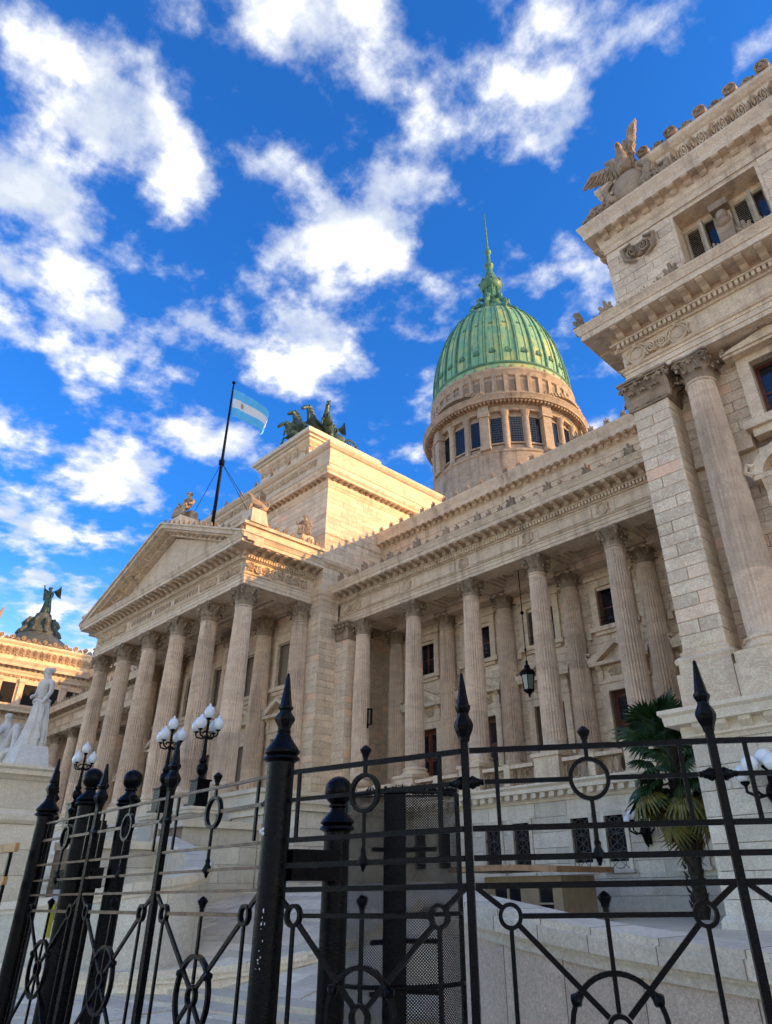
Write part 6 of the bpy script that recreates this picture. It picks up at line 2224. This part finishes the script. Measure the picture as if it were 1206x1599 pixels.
# granite podium to the right of the stairs, with pedestals of the lamps
pdw = thing('stair_podium', 'grey granite podium wall with inset panels to the right of the portico steps', 'wall', (-26.0, 15.6, 0))
part('core', MB().box(-25.15, -21.3, 15.6, 20.7, .3, 4.1), JOINT, pdw)
ashlar(pdw, (-25.2, 15.6), (-21.24, 15.6), .9, 4.1, .53, 1.2, GRANITE, (), True)
ashlar(pdw, (-21.3, 15.54), (-21.3, 21.2), .9, 4.1, .53, 1.2, GRANITE, (), True)
part('cap', MB().box(-25.2, -21.1, 15.4, 20.8, 4.1, 4.32).box(-25.2, -21.0, 15.3, 20.8, 4.32, 4.5), COPING, pdw)
part('upper_course', MB().box(-27.9, -24.6, 16.3, 20.7, 4.45, 5.05).box(-27.9, -24.5, 16.2, 20.7, 5.05, 5.2), COPING, pdw)
for k, (x, lab) in enumerate(((-26.9, 'granite lamp pedestal nearest the portico corner'), (-29.9, 'granite lamp pedestal second from the right'), (-39.0, 'granite lamp pedestal farthest left'), (-45.5, 'granite lamp pedestal behind the left fence post'))):
    z = 4.57 if k == 0 else (4.55 if k == 1 else 4.70)
    t = thing('lamp_pedestal', lab + ' of the stair lamps', 'pedestal', (x, 15.0, 3.4), group='granite lamp pedestals on the stairs')
    part('die', MB().box(x - .55, x + .55, 14.45, 15.55, 2.2, z - .22), GRANITE, t)
    part('cap', MB().box(x - .62, x + .62, 14.38, 15.62, z - .22, z - .1).box(x - .68, x + .68, 14.32, 15.68, z - .1, z - .002), COPING, t)
# cheek wall stepping down from the podium towards the statue pier
ck = thing('cheek_wall', 'grey granite cheek wall with stepped coping running from podium towards the statues', 'wall', (-24.0, 11.5, 0))
part('core', MB().box(-24.94, -23.36, 9.3, 15.5, .3, 2.9).box(-24.94, -23.36, 12.6, 15.5, 2.9, 3.6), JOINT, ck)
ashlar(ck, (-23.36, 9.3), (-23.36, 12.55), .9, 2.9, .5, 1.3, GRANITE, (), True)
ashlar(ck, (-23.36, 12.6), (-23.36, 15.5), .9, 3.6, .54, 1.3, GRANITE, (), True)
part('coping', MB().box(-25.1, -23.15, 9.3, 12.55, 2.9, 3.12), COPING, ck)
part('coping', MB().box(-25.1, -23.15, 12.45, 15.5, 3.6, 3.82), COPING, ck)

# stone pier that carries the marble statues
sp = thing('statue_pier', 'massive pale stone pier with moulded cornice carrying the marble statues', 'pedestal', (-27.5, 8.2, 0))
part('core', MB().box(-31.5, -24.6, 7.06, 8.5, 0, 4.85), JOINT, sp)
ashlar(sp, (-31.5, 7.06), (-24.54, 7.06), .2, 3.55, .67, 1.35, COPING, (), True)
ashlar(sp, (-24.6, 7.0), (-24.6, 8.5), .2, 3.55, .67, 1.15, COPING, (), True)
ashlar(sp, (-31.5, 7.06), (-24.54, 7.06), 3.95, 4.75, .8, 1.35, COPING, (), True)
ashlar(sp, (-24.6, 7.0), (-24.6, 8.5), 3.95, 4.75, .8, 1.15, COPING, (), True)
spp = [(-31.5, 7.06), (-24.6, 7.06), (-24.6, 8.5)]
part('band', MB().sweep([(-.2, 3.55), (.10, 3.55), (.18, 3.65), (.18, 3.78), (.10, 3.88), (.08, 3.95), (-.2, 3.95)], spp), COPING, sp)
part('cornice', MB().sweep([(-.2, 4.75), (.08, 4.75), (.16, 4.84), (.30, 4.88), (.30, 5.0), (.38, 5.06), (.38, 5.14), (-.2, 5.14)], spp), COPING, sp)
part('top', MB().box(-31.5, -24.45, 7.0, 8.5, 5.0, 5.13), COPING, sp)
part('back', MB().box(-31.5, -24.55, 8.5, 8.6, 0, 5.1), COPING, sp)

# ------------------------------------------------------------------ ironwork
def spear_thin(x, y, rz=0.0):
    mb = MB()
    s = .021
    mb.box(-s, s, -s, s, .05, 2.42)
    mb.lathe([(.030, 2.40), (.034, 2.425), (.052, 2.465), (.058, 2.49), (.054, 2.508), (.034, 2.545), (.032, 2.56), (.040, 2.575), (.046, 2.59), (.046, 2.603), (.036, 2.615), (.009, 2.795), (.004, 2.80)], 6)
    return mb


def post_thick(ball=False, ztop=2.42, r=.090):
    mb = MB()
    mb.lathe([(r, .0), (r, ztop), (r + .006, ztop + .005), (r + .035, ztop + .02), (r + .028, ztop + .035), (r + .010, ztop + .045)], 24)
    if ball:
        mb.lathe([(r + .01, ztop + .045), (r + .032, ztop + .06), (r + .02, ztop + .08), (.055, ztop + .135), (.05, ztop + .155), (.066, ztop + .165), (.066, ztop + .178), (.05, ztop + .185)], 24)
        mb.ball((0, 0, ztop + .27), .100, 24, 16)
    else:
        mb.lathe([(r + .010, ztop + .045), (r + .028, ztop + .06), (r + .030, ztop + .075), (r + .012, ztop + .10), (.060, ztop + .155), (.044, ztop + .19), (.048, ztop + .205), (.042, ztop + .22)], 24)
        mb.lathe([(.042, ztop + .22), (.046, ztop + .24), (.072, ztop + .285), (.072, ztop + .295), (.042, ztop + .335), (.040, ztop + .345), (.053, ztop + .36), (.053, ztop + .372), (.041, ztop + .385), (.010, ztop + .60), (.004, ztop + .61)], 6)
    return mb


THIN = spear_thin(0, 0).mesh('spear_post', IRON)
THICK = post_thick().mesh('post', IRON, 35.0)
BALLP = post_thick(True, 2.02).mesh('post', IRON, 35.0)
BALLT = post_thick(True, 2.46).mesh('post', IRON, 35.0)
_pm = {}


def ringmb(c, z, R, t, d=.016, n=32):
    """flat iron ring in the panel plane (x, z)"""
    mb = MB()
    vs, fs = [], []
    for k in range(n):
        a = 2 * PI * k / n
        for (r, y) in ((R, -d), (R, d), (R - t, d), (R - t, -d)):
            vs.append((c + r * math.cos(a), y, z + r * math.sin(a)))
    for k in range(n):
        k2 = (k + 1) % n
        for j in range(4):
            fs.append((k * 4 + j, k2 * 4 + j, k2 * 4 + (j + 1) % 4, k * 4 + (j + 1) % 4))
    mb.add(vs, fs)
    return mb


def knob(c, z, s=1.0, up=1):
    return MB().lathe([(.016, 0), (.016, .02 * up), (.022, .025 * up), (.022, .035 * up), (.036, .06 * up), (.036, .068 * up), (.020, .085 * up), (.004, .095 * up)], 8, (c, 0, z))


def flatbar(p, q, w=.013, d=.010):
    """flat bar between two points of the panel plane"""
    dx, dz = q[0] - p[0], q[1] - p[1]
    l = math.hypot(dx, dz)
    nx, nz = -dz / l * w, dx / l * w
    mb = MB()
    vs = []
    for y in (-d, d):
        vs += [(p[0] + nx, y, p[1] + nz), (q[0] + nx, y, q[1] + nz), (q[0] - nx, y, q[1] - nz), (p[0] - nx, y, p[1] - nz)]
    mb.add(vs, [(0, 1, 2, 3), (7, 6, 5, 4), (0, 4, 5, 1), (1, 5, 6, 2), (2, 6, 7, 3), (3, 7, 4, 0)])
    return mb


def panel(parent, p0, p1, mat, mat2=None, lower=True):
    """one ornamental panel between post centres p0 and p1"""
    w = round(math.hypot(p1[0] - p0[0], p1[1] - p0[1]), 3)
    ang = math.atan2(p1[1] - p0[1], p1[0] - p0[0])
    M = TR(p0[0], p0[1], 0, ang)
    mat2 = mat2 or mat
    c = w / 2

    def P(nm, mb, mt): return part(nm, mb, mt, parent, 40.0 if 'knob' in nm or 'finial' in nm or 'pendant' in nm else False, M)
    e = .026
    RH = .0145 if mat2 is mat else .0092
    for nm, z, h, d in (('top_rail', 2.35, RH, .012), ('rail', 1.945, RH, .012), ('rail', 1.802, RH, .012), ('rail', 1.672, RH, .012), ('rail', .42, .014, .012), ('rail', .16, .016, .012)):
        P(nm, MB().box(e, w - e, -d, d, z - h, z + h), mat2)
    P('middle_rail', MB().box(.105, c - .113, -.009, .009, 2.168, 2.192), mat2)
    P('middle_rail', MB().box(c + .113, w - .105, -.009, .009, 2.168, 2.192), mat2)
    for s in (0, 1):
        x = .10 if s == 0 else w - .10
        kn = MB()
        kn.join(knob(0, 0), TR(x, 0, 2.18, 0, 1.0, ry=-PI / 2 if s == 0 else PI / 2))
        P('knob', kn, mat)
        xb = .175 if s == 0 else w - .175
        P('short_bar', MB().box(xb - .011, xb + .011, -.0085, .0085, 1.96, 2.335), mat)
        # small ring, diagonals and long bar
        xs = .20 if s == 0 else w - .20
        P('small_ring', ringmb(xs, 1.535, .062, .020), mat)
        P('diagonal_bar', flatbar((.03 if s == 0 else w - .03, 1.665), (xs - .045 * (1 if s == 0 else -1), 1.575)), mat)
        P('diagonal_bar', flatbar((xs + .043 * (1 if s == 0 else -1), 1.492), (c - .048 * (1 if s == 0 else -1), 1.118)), mat)
        P('long_bar', MB().box(xs - .011, xs + .011, -.0085, .0085, .60, 1.474), mat)
        P('small_ring', ringmb(xs, .54, .062, .020), mat)
        P('diagonal_bar', flatbar((c - .045 * (1 if s == 0 else -1), 1.015), (xs + .04 * (1 if s == 0 else -1), .588)), mat)
        kl = MB().join(knob(0, 0, 1), TR(c - (.155 if s == 0 else -.155), 0, 1.225, 0, .9, ry=(PI * .25 if s == 0 else -PI * .25) + PI))
        P('bud', kl, mat)
    P('narrow_rail', MB().box(.262, w - .262, -.009, .009, 1.523, 1.547), mat2)
    P('ring', ringmb(c, 2.18, .113, .022), mat)
    P('stub', MB().box(c - .011, c + .011, -.0085, .0085, 2.292, 2.336), mat)
    P('finial', knob(c, 2.365), mat)
    P('pendant', MB().tube([(c, 0, 2.07), (c, 0, 1.86)], .012, 6).lathe([(.012, 1.875), (.020, 1.865), (.016, 1.845), (.036, 1.805), (.036, 1.797), (.018, 1.785), (.006, 1.755)], 8, (c, 0, 0)), mat)
    P('finial', knob(c, 1.548), mat)
    P('centre_bar', MB().box(c - .011, c + .011, -.0085, .0085, 1.136, 1.522), mat)
    P('big_ring', ringmb(c, 1.07, .235, .024, n=44), mat)
    P('inner_ring', ringmb(c, 1.07, .064, .020), mat)
    P('centre_bar', MB().box(c - .011, c + .011, -.0085, .0085, .434, 1.006), mat)


PA = (-4.20, 2.93)
PB = (-8.90, 3.14)
P2, P3, P4 = (-2.79, 3.21), (-1.68, 4.01), (-.64, 4.92)
fence = thing('iron_fence', 'black wrought iron fence with rings and spear posts curving across the right foreground', 'fence', (PA[0], PA[1], 0))
link('corner_post', THICK, fence, TR(PA[0], PA[1], 0))
for p in (P2, P3, P4):
    link('spear_post', THIN, fence, TR(p[0], p[1], 0, .6))
panel(fence, PA, P2, IRON)
panel(fence, P2, P3, IRON)
panel(fence, P3, P4, IRON)
# wads of old gum and chipped paint on the big post
ch = MB()
for k in range(16):
    a = -PI / 2 + .55 + random.gauss(0, .10)
    z = random.choice((random.gauss(1.50, .035), random.gauss(1.31, .03)))
    ch.ball((PA[0] + .0905 * math.cos(a), PA[1] + .0905 * math.sin(a), z), random.uniform(.0015, .0045), 6, 4, sz=random.uniform(.8, 2.6))
stuff(part('paint_chips', ch, PAPER, fence))
stick = MB().ball((PA[0] - .035, PA[1] - .088, 2.00), .016, 8, 6, sx=1.3).ball((PA[0] - .01, PA[1] - .093, 1.985), .012, 8, 6).ball((PA[0] - .012, PA[1] - .093, 2.012), .011, 8, 6)
part('sticker_wad', stick, PAPER, fence, True)

gate = thing('iron_gate', 'black iron gate of three ring panels, warm reflected light in the rail colour, between two thick spear posts', 'gate', (PB[0], PB[1], 0))
gp = [PB, (-7.42, 3.09), (-5.86, 3.01), (PA[0] - .10, PA[1] + .01)]
for p in gp[1:3]:
    link('spear_post', THIN, gate, TR(p[0], p[1], 0, .1, (1.15, 1.15, 1.0)))
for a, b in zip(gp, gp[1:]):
    panel(gate, a, b, IRON, WARMREFL)
link('gate_post', THICK, gate, TR(PB[0], PB[1], 0))
# farther fence beyond the gate
far = thing('barrier_rail', 'barrier with two broad rails coloured as if lit orange at the left edge beyond the gate post', 'barrier', (-10.5, 2.8, 0))
part('rail', MB().box(-13.5, -8.12, 2.64, 2.68, 2.04, 2.115), ORANGELIT, far)
part('rail', MB().box(-13.5, -8.22, 2.64, 2.68, 1.76, 1.83), ORANGELIT, far)
part('rail', MB().box(-13.5, -8.22, 2.64, 2.67, 1.48, 1.52), ORANGELIT, far)
for k in range(14):
    x = -13.4 + k * .385
    part('bar', MB().box(x - .02, x + .02, 2.69, 2.72, .1, 2.05), IRON, far)
sp2 = thing('fence_post', 'thick black spear topped post standing just behind the left gate post', 'post', (-9.82, 3.50, 0))
link('shaft', THICK, sp2, TR(-9.82, 3.50, 0))
for (x, y, me, lab) in ((-4.26, 3.49, BALLP, 'thick black ball topped post behind the right side of the big spear post'), (-7.82, 3.56, BALLT, 'thick black ball topped post behind the gate, nearer the middle'), (-7.98, 3.20, BALLT, 'thick black ball topped post behind the gate, nearer the left post')):
    t = thing('ball_post', lab, 'post', (x, y, 0), group='ball topped stop posts behind the gate')
    if me is BALLP:
        link('shaft', me, t, TR(x, y, 0))
        part('beam', MB().box(-4.30, -4.12, 3.02, 3.41, 1.72, 1.90), IRON, t)
    elif y > 3.4:
        link('shaft', me, t, TR(x, y, 0))
    else:
        link('shaft', me, t, TR(x, y, 0))
bm = thing('stop_beam', 'black box beams joining the ball posts to the left gate post', 'beam', (-8.3, 3.3, 0))
part('upper_beam', MB().box(-8.75, -7.9, 3.30, 3.40, 2.15, 2.33), IRON, bm)
part('lower_beam', MB().box(-8.75, -7.75, 3.30, 3.40, 1.72, 1.90), IRON, bm)
part('upright', MB().box(-8.55, -8.33, 3.42, 3.60, 0, 2.33), IRON, bm)
nt = thing('notice_sheet', 'two small white and yellow notices fixed on the dark beam at the left', 'notice', (-8.2, 3.28, 1.5))
for x in (-8.62, -8.28):
    part('white_part', MB().box(x, x + .16, 3.285, 3.292, 1.45, 1.72), PAPER, nt)
    part('yellow_part', MB().box(x + .002, x + .158, 3.278, 3.2845, 1.30, 1.60), YELLOW, nt)

# ------------------------------------------------------------------ perforated cage
cg = thing('mesh_cage', 'dark perforated metal cage with rounded front standing behind the fence', 'cage', (-4.65, 4.55, 0))
C0, C1 = Vector((-4.98, 4.18, 0)), Vector((-4.33, 4.85, 0))
mid = (C0 + C1) / 2
ax = (C1 - C0).normalized()
nrm = Vector((ax.y, -ax.x, 0))
if nrm.dot(-mid) < 0: nrm = -nrm
hw = (C1 - C0).length / 2


def cage_pt(u, z, off=0.0):
    """u in 0..1 across the bulging front"""
    a = PI * (1 - u)
    return mid + ax * (math.cos(a) * (hw + off)) + nrm * (math.sin(a) * (.30 + off)) + Vector((0, 0, z))


ZC0, ZC1 = .15, 2.36
NS = 40
lat = MB()
Ltot = 1.25
pit = .020


def strand(u0, z0, sgn):
    pts = []
    n = 44
    for i in range(n + 1):
        u = i / n
        z = z0 + sgn * u * Ltot
        pts.append((u, z))
    # clip to the sheet
    run = []
    for (u, z) in pts:
        if ZC0 <= z <= ZC1: run.append((u, z))
        else:
            if len(run) > 1: ribbon(run)
            run = []
    if len(run) > 1: ribbon(run)


def ribbon(run):
    w = .0048
    vs, fs = [], []
    for (u, z) in run:
        p = cage_pt(u, z)
        vs += [p + Vector((0, 0, w)), p - Vector((0, 0, w))]
    for i in range(len(run) - 1):
        fs.append((2 * i, 2 * i + 1, 2 * i + 3, 2 * i + 2))
    lat.add(vs, fs)


zz = ZC0 - Ltot
while zz < ZC1 + Ltot:
    strand(0, zz, 1)
    strand(0, zz, -1)
    zz += pit
stuff(part('mesh_sheet', lat, IRON, cg))


def vstrip(u0, u1, off=.006):
    m = MB()
    n = 4
    vs, fs = [], []
    for i in range(n + 1):
        u = u0 + (u1 - u0) * i / n
        vs += [cage_pt(u, ZC0, off), cage_pt(u, ZC1, off), cage_pt(u, ZC1, -.006), cage_pt(u, ZC0, -.006)]
    for i in range(n):
        for j in range(4):
            fs.append((i * 4 + j, i * 4 + 4 + j, i * 4 + 4 + (j + 1) % 4, i * 4 + (j + 1) % 4))
    m.add(vs, fs)
    return m


for (a, b) in ((.40, .52), (.0, .02), (.98, 1.0)):
    part('solid_strip', vstrip(a, b), IRON, cg)
for z in (ZC0, 1.05, 1.5, ZC1):
    hp = MB()
    hp.tube([cage_pt(i / 20, z, .008) for i in range(21)], .016, 6)
    part('hoop', hp, IRON, cg)
part('back_frame', MB().tube([cage_pt(0, ZC0), cage_pt(0, ZC1), cage_pt(1, ZC1), cage_pt(1, ZC0)], .025, 6), IRON, cg)
inner = MB()
inner.tube([mid + Vector((0, 0, .1)), mid + Vector((0, 0, 2.3))], .03, 10)
part('axle', inner, IRON, cg)
for k, z in enumerate((1.0, 1.32, 1.95)):
    for q in range(3):
        a = q * 2 * PI / 3 + .4
        part('turnstile_arm', MB().tube([mid + Vector((0, 0, z)), mid + Vector((.3 * math.cos(a), .3 * math.sin(a), z))], .018, 6), IRON, cg)
tuft = MB()
rg = random.Random(3)
for k in range(160):
    u = rg.uniform(.28, .98)
    p = cage_pt(u, ZC1 + .01)
    tuft.tube([p, p + Vector((rg.uniform(-.02, .02), rg.uniform(-.02, .02), rg.uniform(.015, .05)))], [.008, .002], 4)
stuff(part('wire_tufts', tuft, IRON, cg))
